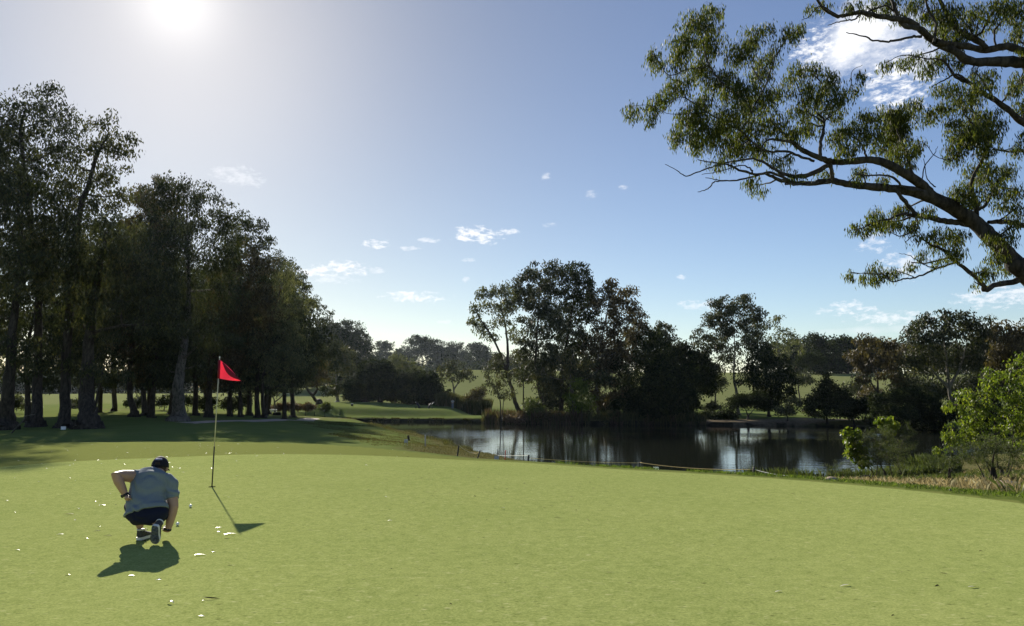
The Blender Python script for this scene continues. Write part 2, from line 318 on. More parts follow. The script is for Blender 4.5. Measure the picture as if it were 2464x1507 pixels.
# ------------------------------------------------------------------ ground
def turf_mat(name, kind):
    m, nt, ns, L, p = mat_new(name)
    def noise(scale, detail=4, rough=.6, vec=None, dist=0):
        n = ns.new('ShaderNodeTexNoise'); n.inputs['Scale'].default_value = scale; n.inputs['Detail'].default_value = detail
        n.inputs['Roughness'].default_value = rough; n.inputs['Distortion'].default_value = dist
        L.new(vec or geo.outputs['Object'], n.inputs['Vector']); return n.outputs['Fac']
    def ramp(f, a, b, p0=.3, p1=.7):
        r = ns.new('ShaderNodeValToRGB'); e = r.color_ramp.elements
        e[0].position = p0; e[1].position = p1; e[0].color = (*a, 1); e[1].color = (*b, 1); L.new(f, r.inputs['Fac']); return r.outputs['Color']
    def mix(a, b, f, mode='MIX'):
        x = ns.new('ShaderNodeMix'); x.data_type = 'RGBA'; x.blend_type = mode
        for s, v in (('A', a), ('B', b), ('Factor', f)):
            if isinstance(v, (int, float)): x.inputs[s].default_value = v
            elif isinstance(v, tuple): x.inputs[s].default_value = (*v, 1)
            else: L.new(v, x.inputs[s])
        return x.outputs['Result']
    def attr(n):
        a = ns.new('ShaderNodeAttribute'); a.attribute_name = n; return a.outputs['Fac']
    def mth(op, a, b):
        q = ns.new('ShaderNodeMath'); q.operation = op; q.use_clamp = True
        for i, v in enumerate((a, b)):
            if isinstance(v, (int, float)): q.inputs[i].default_value = v
            else: L.new(v, q.inputs[i])
        return q.outputs[0]
    geo = ns.new('ShaderNodeTexCoord')
    def stretch():
        mp = ns.new('ShaderNodeMapping'); mp.inputs['Scale'].default_value = (.45, 1, 1); L.new(geo.outputs['Object'], mp.inputs[0]); return mp.outputs[0]
    fine = noise(46, 4, .85); med = noise(7, 6, .75); big = noise(.55, 4, .6)
    if kind == 'green':
        c = ramp(fine, (0.135, 0.180, 0.040), (0.450, 0.492, 0.170), .37, .64)
        c = mix(c, ramp(med, (0.133, 0.180, 0.040), (0.407, 0.432, 0.149), .34, .66), .36)
        c = mix(c, ramp(big, (0.209, 0.259, 0.071), (0.318, 0.344, 0.113), .35, .65), .22)
        sp = noise(26, 3, .5, vec=stretch()); c = mix(c, (0.459, 0.460, 0.210), mth('MULTIPLY', mth('SUBTRACT', sp, .61), 6.0))
        sp2 = noise(31, 2, .5, vec=stretch()); c = mix(c, (0.070, 0.090, 0.026), mth('MULTIPLY', mth('SUBTRACT', sp2, .635), 6.0))
        bs = .9; bd = .007
    else:
        c = ramp(fine, (0.080, 0.120, 0.031), (0.172, 0.213, 0.066), .3, .72)
        c = mix(c, ramp(med, (0.098, 0.137, 0.039), (0.167, 0.189, 0.064)), .4)
        c = mix(c, ramp(big, (0.093, 0.142, 0.039), (0.172, 0.189, 0.075), .35, .65), .4)
        # mowing lines on the distant fairways
        wv = ns.new('ShaderNodeTexWave'); wv.inputs['Scale'].default_value = .11; wv.inputs['Distortion'].default_value = 3; wv.inputs['Detail'].default_value = 2
        mp = ns.new('ShaderNodeMapping'); mp.inputs['Rotation'].default_value = (0, 0, 1.25); L.new(geo.outputs['Object'], mp.inputs[0]); L.new(mp.outputs[0], wv.inputs['Vector'])
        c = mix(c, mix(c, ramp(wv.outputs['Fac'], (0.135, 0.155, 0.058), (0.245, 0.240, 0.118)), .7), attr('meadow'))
        c = mix(c, mix(ramp(fine, (0.131, 0.161, 0.039), (0.241, 0.259, 0.077), .3, .7), ramp(med, (0.150, 0.183, 0.046), (0.229, 0.229, 0.077)), .4), attr('fringe'))
        rough = mix(ramp(noise(2.2, 6, .7), (0.058, 0.067, 0.023), (0.180, 0.152, 0.070), .36, .66), ramp(noise(14, 5, .7), (0.045, 0.049, 0.019), (0.171, 0.152, 0.075)), .5)
        f = mth('MULTIPLY', mth('SUBTRACT', mth('ADD', attr('dry'), mth('MULTIPLY', noise(.9, 5), .7)), .55), 2.4)
        c = mix(c, rough, f)
        lush = ramp(noise(6, 5, .7), (0.060, 0.090, 0.018), (0.165, 0.20, 0.045))
        c = mix(c, lush, attr('lush'))
        soil = ramp(noise(3.0, 6, .7), (0.117, 0.077, 0.055), (0.297, 0.225, 0.171), .35, .65)
        f = mth('MULTIPLY', mth('SUBTRACT', mth('ADD', attr('soil'), mth('MULTIPLY', noise(1.6, 6), .8)), .75), 3.0)
        c = mix(c, soil, f)
        c = mix(c, ramp(noise(2.5, 6, .7), (0.007, 0.007, 0.007), (0.031, 0.026, 0.021)), attr('mud'))
        bs = .9; bd = .03
    df = ns.new('ShaderNodeBsdfDiffuse'); df.inputs['Roughness'].default_value = .3; L.new(c, df.inputs['Color']); 
    gl = ns.new('ShaderNodeBsdfAnisotropic'); gl.inputs['Roughness'].default_value = .72; gl.inputs['Color'].default_value = (.42, .46, .16, 1)
    ms = ns.new('ShaderNodeMixShader'); ms.inputs[0].default_value = .02; L.new(df.outputs[0], ms.inputs[1]); L.new(gl.outputs[0], ms.inputs[2]); L.new(ms.outputs[0], ns['Material Output'].inputs['Surface'])
    b = ns.new('ShaderNodeBump'); b.inputs['Strength'].default_value = bs; b.inputs['Distance'].default_value = bd
    hh = mth('ADD', mth('MULTIPLY', fine, .55), mth('MULTIPLY', med, .45)); L.new(hh, b.inputs['Height']); L.new(b.outputs[0], df.inputs['Normal']); ns.remove(p)
    return m
M_GREEN = turf_mat('putting_turf', 'green'); M_GROUND = turf_mat('course_turf', 'ground')

def build_ground():
    th = np.concatenate([np.arange(-46, 46, .17), np.arange(46, 314, 2.2)]) * math.pi / 180
    rr = np.concatenate([[.01, 1.0], np.geomspace(2.0, 45, 150, endpoint=False), np.geomspace(45, 180, 270, endpoint=False), np.geomspace(180, 950, 110), [1150, 1400]])
    T, Rr = np.meshgrid(th, rr); x = (Rr * np.sin(T)).ravel(); y = (Rr * np.cos(T)).ravel()
    z = H(x, y); nt_, nr = len(th), len(rr)
    V = np.stack([x, y, z], 1)
    i = np.arange(nr - 1)[:, None] * nt_; j = np.arange(nt_)[None, :]; j2 = (j + 1) % nt_
    F = np.stack([i + j, i + j2, i + nt_ + j2, i + nt_ + j], -1).reshape(-1, 4)
    F = F[:, ::-1]
    X, Y = V[:, 0], V[:, 1]
    sf = sdist(X, Y, FRINGE_D); pd = sdist(X, Y, POND_D); rad = np.hypot(X, Y)
    fr = sstep(1 - sf / .12)
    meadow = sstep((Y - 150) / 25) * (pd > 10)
    dry = np.maximum(sstep((X + 7.5) / 3.5) * sstep((2.5 - X) / 2) * sstep((Y - 20) / 6) * .75, sstep(1 - pd / 5.5) * .7)
    dry = np.maximum(dry, sstep((X - 8.5) / 3) * sstep((sf - 5.5) / 2) * (Y < 70) * 1.0) * (sf > .3) * (Y < 112)
    lush = ((X > 3) * sstep(1.6 - sf / 5.5) * (sf > .05)) * np.clip((X - 3) / 3, 0, 1)
    soil = np.zeros_like(X)
    for (cx, cy, rx_, ry_, a) in [(13.2, 24.5, 2.6, 2.6, .9), (15.8, 27, 3, 2, .8), (21, 24.0, 4, 2.4, .6), (17.5, 33, 5, 4, .5), (37, 108.5, 13, 4.5, 1.1), (14, 21, 2.4, 1.2, .5)]:
        soil = np.maximum(soil, a * sstep(1.4 - np.sqrt(((X - cx) / rx_) ** 2 + ((Y - cy) / ry_) ** 2)))
    soil = np.maximum(soil, .42 * sstep((-X - 6) / 20) * sstep((Y - 50) / 20) * (Y < 115) * (vnoise(X * .08, Y * .08, 11) > .45))
    mud = sstep(1 - pd / (.5 + .9 * (Y > 95))) * (pd < 3) * (1 - .6 * ((X > 24) & (Y > 95)))
    mud = np.where(pd < 0, 1, mud)
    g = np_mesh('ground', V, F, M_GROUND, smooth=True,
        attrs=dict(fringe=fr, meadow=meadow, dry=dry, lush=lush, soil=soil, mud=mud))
    meta(g, kind='structure')
    return g
ground = build_ground()

def build_green():
    """one sheet on the crown of the mound, its centre fanned out to the mown outline"""
    P = GREEN_D; c = np.array([-1.0, 4.0]); n = len(P); K = 40
    V = [];
    for k in range(K):
        t = 1 - (k / K) ** 1.2
        V.append(c + (P - c) * t)
    V = np.vstack(V + [c[None]]); z = H(V[:, 0], V[:, 1]) + .014
    z[:n] = H(V[:n, 0], V[:n, 1]) - .002
    V[n:2 * n] = V[:n] + (c - V[:n]) * (.30 / np.linalg.norm(V[:n] - c, axis=1))[:, None]; z[n:2 * n] = H(V[n:2 * n, 0], V[n:2 * n, 1]) + .014
    i = np.arange(K - 1)[:, None] * n; j = np.arange(n)[None]; j2 = (j + 1) % n
    F = np.stack([i + j, i + n + j, i + n + j2, i + j2], -1).reshape(-1, 4)
    a = np.cross(np.append(V[F[0, 1]] - V[F[0, 0]], 0), np.append(V[F[0, 3]] - V[F[0, 0]], 0))[2]
    if a < 0: F = F[:, ::-1]
    l = (K - 1) * n; e = K * n
    cap = np.stack([l + np.arange(n), np.full(n, e), l + (np.arange(n) + 1) % n], 1)
    me = [tuple(f) for f in F] + [tuple(f) if a > 0 else tuple(f[::-1]) for f in cap]
    o = py_mesh('putting_green', np.column_stack([V, z]), me, M_GREEN, smooth=True); meta(o, kind='structure')
build_green()
GZ = lambda x, y: hz(x, y) + .014

def build_water():
    m, nt, ns, L, p = mat_new('pond_water')
    p.inputs['Base Color'].default_value = (.012, .014, .010, 1); p.inputs['Roughness'].default_value = .03; p.inputs['IOR'].default_value = 1.45
    p.inputs['Specular IOR Level'].default_value = .6
    tc = ns.new('ShaderNodeTexCoord')
    def noise(s, d, sc_=(1, 1, 1)):
        mp = ns.new('ShaderNodeMapping'); mp.inputs['Scale'].default_value = sc_; L.new(tc.outputs['Object'], mp.inputs[0])
        n = ns.new('ShaderNodeTexNoise'); n.inputs['Scale'].default_value = s; n.inputs['Detail'].default_value = d; n.inputs['Roughness'].default_value = .55
        L.new(mp.outputs[0], n.inputs['Vector']); return n.outputs['Fac']
    small = noise(1.5, 4, (.40, 1, 1))
    at = ns.new('ShaderNodeAttribute'); at.attribute_name = 'ruffle'
    b = ns.new('ShaderNodeBump'); b.inputs['Distance'].default_value = .06; L.new(small, b.inputs['Height']); L.new(at.outputs['Fac'], b.inputs['Strength'])
    L.new(b.outputs[0], p.inputs['Normal'])
    P = densify(POND, 6); c = P.mean(0); P = c + (P - c) * 1.02
    P = np.array([q + (q - c) / np.linalg.norm(q - c) * .4 for q in P])
    # a fine sheet cut to the pond outline; 'ruffle' is how much the wind roughens each part of it
    xs = np.arange(-31, 56, .75); ys = np.arange(38, 122, .75); X, Y = np.meshgrid(xs, ys); sd = sdist(X.ravel(), Y.ravel(), P).reshape(X.shape)
    rf = .15 + .12 * (vnoise(X * .12, Y * .10, 91) - .5)
    for cx, cy, rx_, ry_, a in [(-9, 88, 12, 9, .55), (33, 84, 8, 5, .8), (36, 66, 7, 6, .5), (17, 93, 5, 4, .7), (42, 78, 6, 8, .5), (4, 66, 5, 5, .2)]:
        q = np.sqrt(((X - cx) / rx_) ** 2 + ((Y - cy) / ry_) ** 2) + .5 * (vnoise(X * .35, Y * .22, 92) - .5); rf = rf + a * sstep(1.5 - q)
    n0, n1 = X.shape; keep = sd < .9; k4 = keep[:-1, :-1] | keep[1:, :-1] | keep[:-1, 1:] | keep[1:, 1:]
    a = np.arange(n0 * n1).reshape(n0, n1); F = np.stack([a[:-1, :-1], a[:-1, 1:], a[1:, 1:], a[1:, :-1]], -1)[k4]
    used = np.unique(F); mp_ = np.zeros(n0 * n1, int); mp_[used] = np.arange(len(used)); V = np.column_stack([X.ravel(), Y.ravel(), np.full(n0 * n1, WATER_Z)])[used]
    meta(np_mesh('water', V, mp_[F], m, attrs=dict(ruffle=rf.ravel()[used])), kind='structure')
build_water()

def strip(name, pts, w, mat, zoff=.02, kind='structure'):
    pts = np.array(pts, float); V = []; 
    # resample
    seg = np.linalg.norm(np.diff(pts, axis=0), axis=1); s = np.concatenate([[0], np.cumsum(seg)]); q = np.arange(0, s[-1], .6)
    X = np.interp(q, s, pts[:, 0]); Y = np.interp(q, s, pts[:, 1]); n = len(q)
    dx = np.gradient(X); dy = np.gradient(Y); l = np.hypot(dx, dy); nx, ny = -dy / l, dx / l
    ws = w * (1 + .25 * (vnoise(q * .5, q * 0, 4) - .5)); M_ = 7
    for k in range(M_):
        t = (k / (M_ - 1) - .5) * ws; V.append(np.stack([X + nx * t, Y + ny * t], 1))
    V = np.vstack(V); z = H(V[:, 0], V[:, 1]) + zoff; z[:n] -= .04; z[-n:] -= .04
    F = [(k * n + i, k * n + i + 1, (k + 1) * n + i + 1, (k + 1) * n + i) for k in range(M_ - 1) for i in range(n - 1)]
    o = py_mesh(name, np.column_stack([V, z]), F, mat, smooth=True); return meta(o, kind=kind)
def gp(px, py):
    h = hit(px, py); return (h[0], h[1])
M_PATH = simple('pale_gravel', (.42, .34, .29), .9, .25, 3)
strip('path', [(-24.6, 58.5), (-24.0, 61), (-22.8, 66), (-22, 74), (-22.5, 84), (-24, 92), (-25, 98)], 2.0, M_PATH, .03)

# ------------------------------------------------------------------ blades
def blades(name, X, Y, h, w, lean, mat, kind='stuff', label=None, zoff=0, seg=2, seed=0, cat='grass'):
    r = np.random.default_rng(seed); n = len(X); Z = H(X, Y) + zoff - .02
    h = h * (0.6 + .8 * r.random(n)); a = r.random(n) * 2 * math.pi; ld = r.random(n) * 2 * math.pi; le = lean * r.random(n)
    dx, dy = np.cos(a) * w / 2, np.sin(a) * w / 2; lx, ly = np.cos(ld) * le * h, np.sin(ld) * le * h
    V = np.stack([np.stack([X - dx, Y - dy, Z], 1), np.stack([X + dx, Y + dy, Z], 1),
                  np.stack([X + dx * .7 + lx * .4, Y + dy * .7 + ly * .4, Z + h * .6], 1), np.stack([X + lx, Y + ly, Z + h * (1 - .3 * le)], 1)], 1).reshape(-1, 3)
    F = np.arange(n * 4).reshape(-1, 4); tint = np.repeat(np.clip(r.normal(.5, .25, n), 0, 1), 4)
    return meta(np_mesh(name, V, F, mat, attrs=dict(tint=tint)), label, cat, kind=kind)
def scatter(n, x0, x1, y0, y1, f, seed):
    r = np.random.default_rng(seed); X = r.uniform(x0, x1, n); Y = r.uniform(y0, y1, n); k = f(X, Y, r); return X[k], Y[k]
def build_grass():
    # lush collar rough along the pond side of the green
    def f(X, Y, r):
        s = sdist(X, Y, FRINGE_D); return (s > .12) & (s < 7.5 * (.5 + .5 * np.clip((X - 2) / 9, 0, 1))) & (vnoise(X * 1.2, Y * 1.2, 9) > .25) & (sdist(X, Y, POND_D) > 0)
    X, Y = scatter(170000, 1.0, 22, 4, 26, f, 1)
    blades('rough_grass', X, Y, .075, .012, .9, M_ROUGH, label='short lush green rough edging the putting green', seed=2)
    # dry straw grass on the right bank
    def f(X, Y, r):
        s = sdist(X, Y, FRINGE_D); return (s > 6.2 + 1.6 * vnoise(X * .4, Y * .4, 77)) & (vnoise(X * .55, Y * .55, 21) > .38 + .25 * (Y > 30)) & (sdist(X, Y, POND_D) > .3)
    X, Y = scatter(75000, 8.5, 36, 12, 46, f, 3)
    blades('straw_grass', X, Y, .26, .010, .8, M_STRAW, label='dry straw coloured grass on the right pond bank', seed=4)
    def f(X, Y, r):
        s = sdist(X, Y, FRINGE_D); return (s > 3) & (vnoise(X * .4 + 7, Y * .4, 22) > .45) & (sdist(X, Y, POND_D) > .3)
    X, Y = scatter(30000, 8.5, 36, 14, 46, f, 5)
    blades('green_tussock_grass', X, Y, .32, .014, .7, M_NEEDLE, label='grey green tussocks among the straw on the right bank', seed=6)
    # yellowish rough on the slope left of centre
    def f(X, Y, r):
        s = sdist(X, Y, FRINGE_D); return (s > 2) & (vnoise(X * .5, Y * .5, 31) > .3) & (sdist(X, Y, POND_D) > 0) & (sdist(X, Y, POND_D) < 9 + 6 * vnoise(X * .2, Y * .2, 33))
    X, Y = scatter(130000, -19, 6, 19, 90, f, 7)
    blades('slope_grass', X, Y, .075, .02, .95, M_SLOPE, label='short yellowing rough on the slope down to the pond', seed=8)
    # reeds and dead stalks along the far shore
    def f(X, Y, r):
        s = sdist(X, Y, POND_D); return (s > -.4) & (s < 2.6) & (X > -4.5) & (vnoise(X * .35, Y * .1, 41) > .25) & ~((X > 27) & (X < 46))
    X, Y = scatter(60000, -6, 52, 98, 117, f, 9)
    blades('far_reeds', X, Y, 1.1, .07, .35, M_REED, label='reeds and sedge along the far shore', seed=10, cat='reeds')
    def f(X, Y, r):
        s = sdist(X, Y, POND_D); return (s > -.5) & (s < 1.6) & (((X > -4) & (X < 10) & (vnoise(X * .5, Y * .1, 43) > .3)) | ((X > 14) & (X < 26) & (vnoise(X * .8, Y * .1, 44) > .45)))
    X, Y = scatter(14000, -6, 30, 106, 118, f, 11)
    blades('dead_reeds', X, Y, 1.25, .10, .3, M_RUST, label='pale pinkish dead stalks in the far shore reeds', seed=12, cat='reeds')
    def f(X, Y, r): return (vnoise(X * .3, Y * .3, 45) > .2) & (Y > 141.5 + .25 * (X + 8) * (X > -8) - 1.0 * (X + 10) * (X > -9))
    X, Y = scatter(26000, -13.8, -4, 130, 148, f, 13)
    blades('tall_reeds', X, Y, 2.1, .09, .3, M_REED, label='tall green reeds behind the far golfer', seed=14, cat='reeds')
    # near shore sedge in front of the right shrubs
    def f(X, Y, r):
        s = sdist(X, Y, POND_D); return (s > -1.3) & (s < .8) & (vnoise(X * .9, Y * .9, 51) > .35)
    X, Y = scatter(60000, 12, 26, 37, 50, f, 15)
    blades('shore_sedge', X, Y, .75, .025, .45, M_NEEDLE, label='fine green sedge in the shallows by the right shrubs', seed=16, cat='sedge')
    def f(X, Y, r): return (sdist(X, Y, POND_D) > -.3) & (sdist(X, Y, POND_D) < .9)
    X, Y = scatter(60000, -20, 0, 50, 108, f, 17)
    k = vnoise(X * .6, Y * .6, 61) > .45
    blades('bank_weeds', X[k], Y[k], .22, .04, .7, M_REED, label='dark weeds along the left water edge', seed=18, cat='weeds')
    def f(X, Y, r): return (sdist(X, Y, POND_D) > -.6) & (sdist(X, Y, POND_D) < .5) & (vnoise(X * .9, Y * .5, 62) > .55)
    X, Y = scatter(60000, -28, -3, 112, 122, f, 19)
    blades('bank_fern', X, Y, .20, .10, .9, M_REED, label='low weeds hanging off the undercut tee bank', seed=20, cat='weeds')
build_grass()
# ------------------------------------------------------------------ trees
class Skel:
    def __init__(s): s.P = []; s.Rr = []; s.polys = []
    def poly(s, pts, rad, n=6, keep=True):
        pts = np.array(pts); rad = np.array(rad, float); s.polys.append((pts, rad, n))
        if keep:
            s.P += list(pts); s.Rr += list(rad)
def smooth_poly(pts, k=6, jit=0, r=None):
    """Catmull-Rom through 3D points; last column may be a radius"""
    P = np.array(pts, float); n = len(P); out = []
    E = np.vstack([2 * P[0] - P[1], P, 2 * P[-1] - P[-2]])
    for i in range(n - 1):
        p0, p1, p2, p3 = E[i], E[i + 1], E[i + 2], E[i + 3]
        for j in range(k):
            t = j / k; q = .5 * ((2 * p1) + (-p0 + p2) * t + (2 * p0 - 5 * p1 + 4 * p2 - p3) * t * t + (-p0 + 3 * p1 - 3 * p2 + p3) * t ** 3)
            if jit and r is not None and (i or j): q = q + np.concatenate([r.normal(0, jit, 3), np.zeros(len(q) - 3)])
            out.append(q)
    out.append(P[-1]); return np.array(out)
def tubes_mesh(name, polys, mat, parent, origin):
    Vs = []; Fs = []; off = 0
    for pts, rad, n in polys:
        k = len(pts)
        if k < 2: continue
        t = np.gradient(pts, axis=0); t /= np.linalg.norm(t, axis=1)[:, None] + 1e-9
        m = t.mean(0); ref = np.array([0, 0, 1.]) if abs(m[2]) < .75 * np.linalg.norm(m) + 1e-6 else np.array([1., .2, 0])
        a = ref - t * (t @ ref)[:, None]; a /= np.linalg.norm(a, axis=1)[:, None] + 1e-9; b = np.cross(t, a)
        q = 2 * math.pi * np.arange(n) / n
        V = pts[:, None] + (a[:, None] * np.cos(q)[None, :, None] + b[:, None] * np.sin(q)[None, :, None]) * rad[:, None, None]
        Vs.append(V.reshape(-1, 3)); i = np.arange(k - 1)[:, None] * n; j = np.arange(n)[None]; j2 = (j + 1) % n
        Fs.append((np.stack([i + j, i + j2, i + n + j2, i + n + j], -1).reshape(-1, 4)) + off); off += k * n
    return np_mesh(name, np.vstack(Vs), np.vstack(Fs), mat, parent, smooth=True, origin=origin)
def leaves_arrays(C, n_per, spread, size, hang, r, flat=.0, tint0=.5, tvar=.22, spray=0):
    """C (m,3) clump centres -> leaf quads"""
    m = len(C); n = r.poisson(n_per, m).clip(3); idx = np.repeat(np.arange(m), n); N = len(idx)
    sc_ = np.repeat(r.uniform(.7, 1.3, m), n)
    off = r.normal(0, 1, (N, 3)); off /= np.linalg.norm(off, axis=1)[:, None]; off *= (r.random(N) ** .5)[:, None]
    p = C[idx] + off * spread * sc_[:, None] * np.array([1, 1, .75 - flat]); p[:, 2] -= hang * spread * .25
    if spray: p = C[idx] + r.normal(0, 1, (N, 3)) * np.array([.30, .30, .16]) * spread * sc_[:, None] + np.array([0, 0, -1.]) * (r.random(N) * spray * sc_)[:, None]
    d = r.normal(0, 1, (N, 3)); d /= np.linalg.norm(d, axis=1)[:, None]; d[:, 2] -= hang * 1.9; d /= np.linalg.norm(d, axis=1)[:, None]
    w = np.cross(d, r.normal(0, 1, (N, 3))); w /= np.linalg.norm(w, axis=1)[:, None] + 1e-9
    Ls = size[0] * r.uniform(.65, 1.35, N)[:, None]; Ws = size[1] * r.uniform(.7, 1.3, N)[:, None]
    V = np.stack([p, p + d * Ls * .45 + w * Ws / 2, p + d * Ls, p + d * Ls * .45 - w * Ws / 2], 1)
    ct = np.repeat(np.clip(r.normal(tint0, .16, m), 0, 1), n); t = np.clip(ct + r.normal(0, tvar, N), 0, 1)
    return V.reshape(-1, 3), np.repeat(t, 4)
CL_K = 8.5
def crown_blobs(sk, blobs, r, clump, dens, twig_n=4, k_r=.013, shell=.42, rmin=.012, curl=.12):
    """grow limbs to each blob and twigs to clump centres inside it; blobs: (centre(3), radii(3), dens factor)"""
    C_all = []; T = []
    for (c, rad, df) in sorted(blobs, key=lambda b: np.linalg.norm(np.array(b[0]) - sk.P[0])):
        c = np.array(c); rad = np.array(rad)
        P = np.array(sk.P); Rr = np.array(sk.Rr); dv = c - P; dist = np.linalg.norm(dv, axis=1)
        cost = dist + np.maximum(0, -dv[:, 2]) * 1.4 + .25 * np.linalg.norm(P[:, :2] - c[:2], axis=1) - Rr * 3
        i = int(np.argmin(cost)); a = P[i]; Lg = dist[i]
        if Lg > .6 * rad.min():
            r0 = min(Rr[i] * .75, .02 + k_r * (Lg + rad.mean() * 1.6)); k = max(4, int(Lg / max(.35, clump)))
            mid = (a + c) / 2 + np.array([0, 0, -.10 * Lg]) + r.normal(0, .07 * Lg, 3)
            t = np.linspace(0, 1, k)[:, None]; pts = a * (1 - t) ** 2 + mid * 2 * t * (1 - t) + c * t * t
            pts[1:-1] += r.normal(0, curl * clump * .5, (k - 2, 3))
            sk.poly(pts, np.linspace(r0, r0 * .5, k), 6)
        n = max(3, int(dens * df * (rad[0] * rad[1] * rad[2]) ** (2 / 3) / clump ** 2 * CL_K))
        u = r.normal(0, 1, (n, 3)); u /= np.linalg.norm(u, axis=1)[:, None]; u *= (r.random(n) ** shell)[:, None]
        C = c + u * rad * np.array([1, 1, 1]); C = C[np.argsort(np.linalg.norm(C - c, axis=1))]
        local = [i for i in range(len(sk.P)) if np.all(np.abs(np.array(sk.P[i]) - c) < rad * 1.5 + .5)][-80:]
        if not local: local = [int(i)]
        LP = [np.array(sk.P[q]) for q in local]; LR = [sk.Rr[q] for q in local]
        for q in C:
            A = np.array(LP); dd = np.linalg.norm(A - q, axis=1) + np.maximum(0, A[:, 2] - q[2]) * .5; i2 = int(np.argmin(dd)); a = A[i2]
            L_ = np.linalg.norm(q - a)
            if L_ < .02: continue
            k = twig_n; t = np.linspace(0, 1, k)[:, None]; pts = a * (1 - t) + q * t; pts[1:-1] += r.normal(0, .09 * L_, (k - 2, 3)); pts[1:-1, 2] += .06 * L_
            r0 = max(rmin, min(LR[i2] * .7, rmin + .014 * L_)); sk.poly(pts, np.linspace(r0, rmin * .6, k), 3 if r0 < .04 else 5, keep=False)
            LP += [pts[k // 2], q]; LR += [r0 * .8, r0 * .6]
        C_all.append(C); T.append(len(C))
    return C_all
def tree(name, label, base, depth, blobs, mat, bark, r0=.35, trunk=None, leaf=(.3, .09), clump=1.1, dens=1.0, nleaf=26, hang=.6, spread=None, dspread=.5,
         seed=0, group=None, cat='tree', sink=.3, x=None, leafspread=.75, tint=.5, twig=.012, trunks=None, shell=.42, world=None):
    """base/blobs given as image sightings at a distance; turned into a full 3D tree standing on the terrain"""
    r = np.random.default_rng(seed + 1000)
    b = unproj(base[0], base[1], depth); bx, by = b[0], depth; bz = hz(bx, by)
    origin = np.array([bx, by, bz]); k = depth / FPX
    B = []
    for q in blobs:
        px, py, rx, ry = q[:4]; df = q[4] if len(q) > 4 else 1.0
        rxw, rzw = rx * k * 1.12, ry * k * 1.12; ryw = (rxw + rzw) * .5
        dd = r.uniform(-1, 1) * dspread * max(rxw * 1.6, 1.2 * clump)
        c = unproj(px, py, depth + dd); B.append((c, (rxw, ryw, rzw), df))
    sk = Skel()
    lines = trunks or [trunk or [base, (base[0] + r.uniform(-6, 6), (base[1] + min(q[1] for q in blobs)) / 2), ((base[0] + np.mean([q[0] for q in blobs])) / 2, min(q[1] + q[3] * .6 for q in blobs))]]
    for li, ln in enumerate(lines):
        pts = []; rr0 = r0 if li == 0 else r0 * .75
        for i, q in enumerate(ln):
            w = unproj(q[0], q[1], depth + (0 if i == 0 else r.uniform(-.4, .4) * r0 * 4)); 
            if i == 0:
                w = w if li and abs(q[1] - base[1]) > 3 else np.array([w[0], depth, bz])
            t = i / (len(ln) - 1); rr = rr0 * .78 * (1 - .84 * t ** .8); rr = q[2] * k if len(q) > 2 else rr
            pts.append([*w, rr])
        if not (li and abs(ln[0][1] - base[1]) > 3):
            f = np.array(pts[0]); pts[0][3] *= 1.0; pts.insert(0, [f[0], f[1], f[2] - sink, f[3] * 1.9]); pts.insert(1, [f[0], f[1], f[2] + .05, f[3] * 1.7]); pts[2][2] += max(.5, r0 * 1.2); 
        S = smooth_poly(pts, 5, .06 * r0, r); S[:, 3] = np.maximum(S[:, 3], .01)
        sk.poly(S[:, :3], S[:, 3], 12 if depth < 70 else 8)
    C = crown_blobs(sk, B, r, clump, dens, rmin=twig, shell=shell)
    C = np.vstack(C); V, T = leaves_arrays(C, nleaf * 1.8, clump * leafspread, (leaf[0], leaf[1] * 1.25), hang, r, tint0=tint)
    root = empty(name, tuple(origin), label, cat, group)
    tubes_mesh('trunk', sk.polys, bark, root, origin)
    np_mesh('crown', V, np.arange(len(V)).reshape(-1, 4), mat, root, attrs=dict(tint=T), origin=origin)
    return root
def copy_thing(root, loc, rz, s, label):
    n = root.copy(); n.location = loc; n.rotation_euler = (0, 0, rz); n.scale = (s, s, s); n['label'] = label; col.objects.link(n)
    for ch in root.children:
        c = ch.copy(); c.parent = n; col.objects.link(c)
    return n

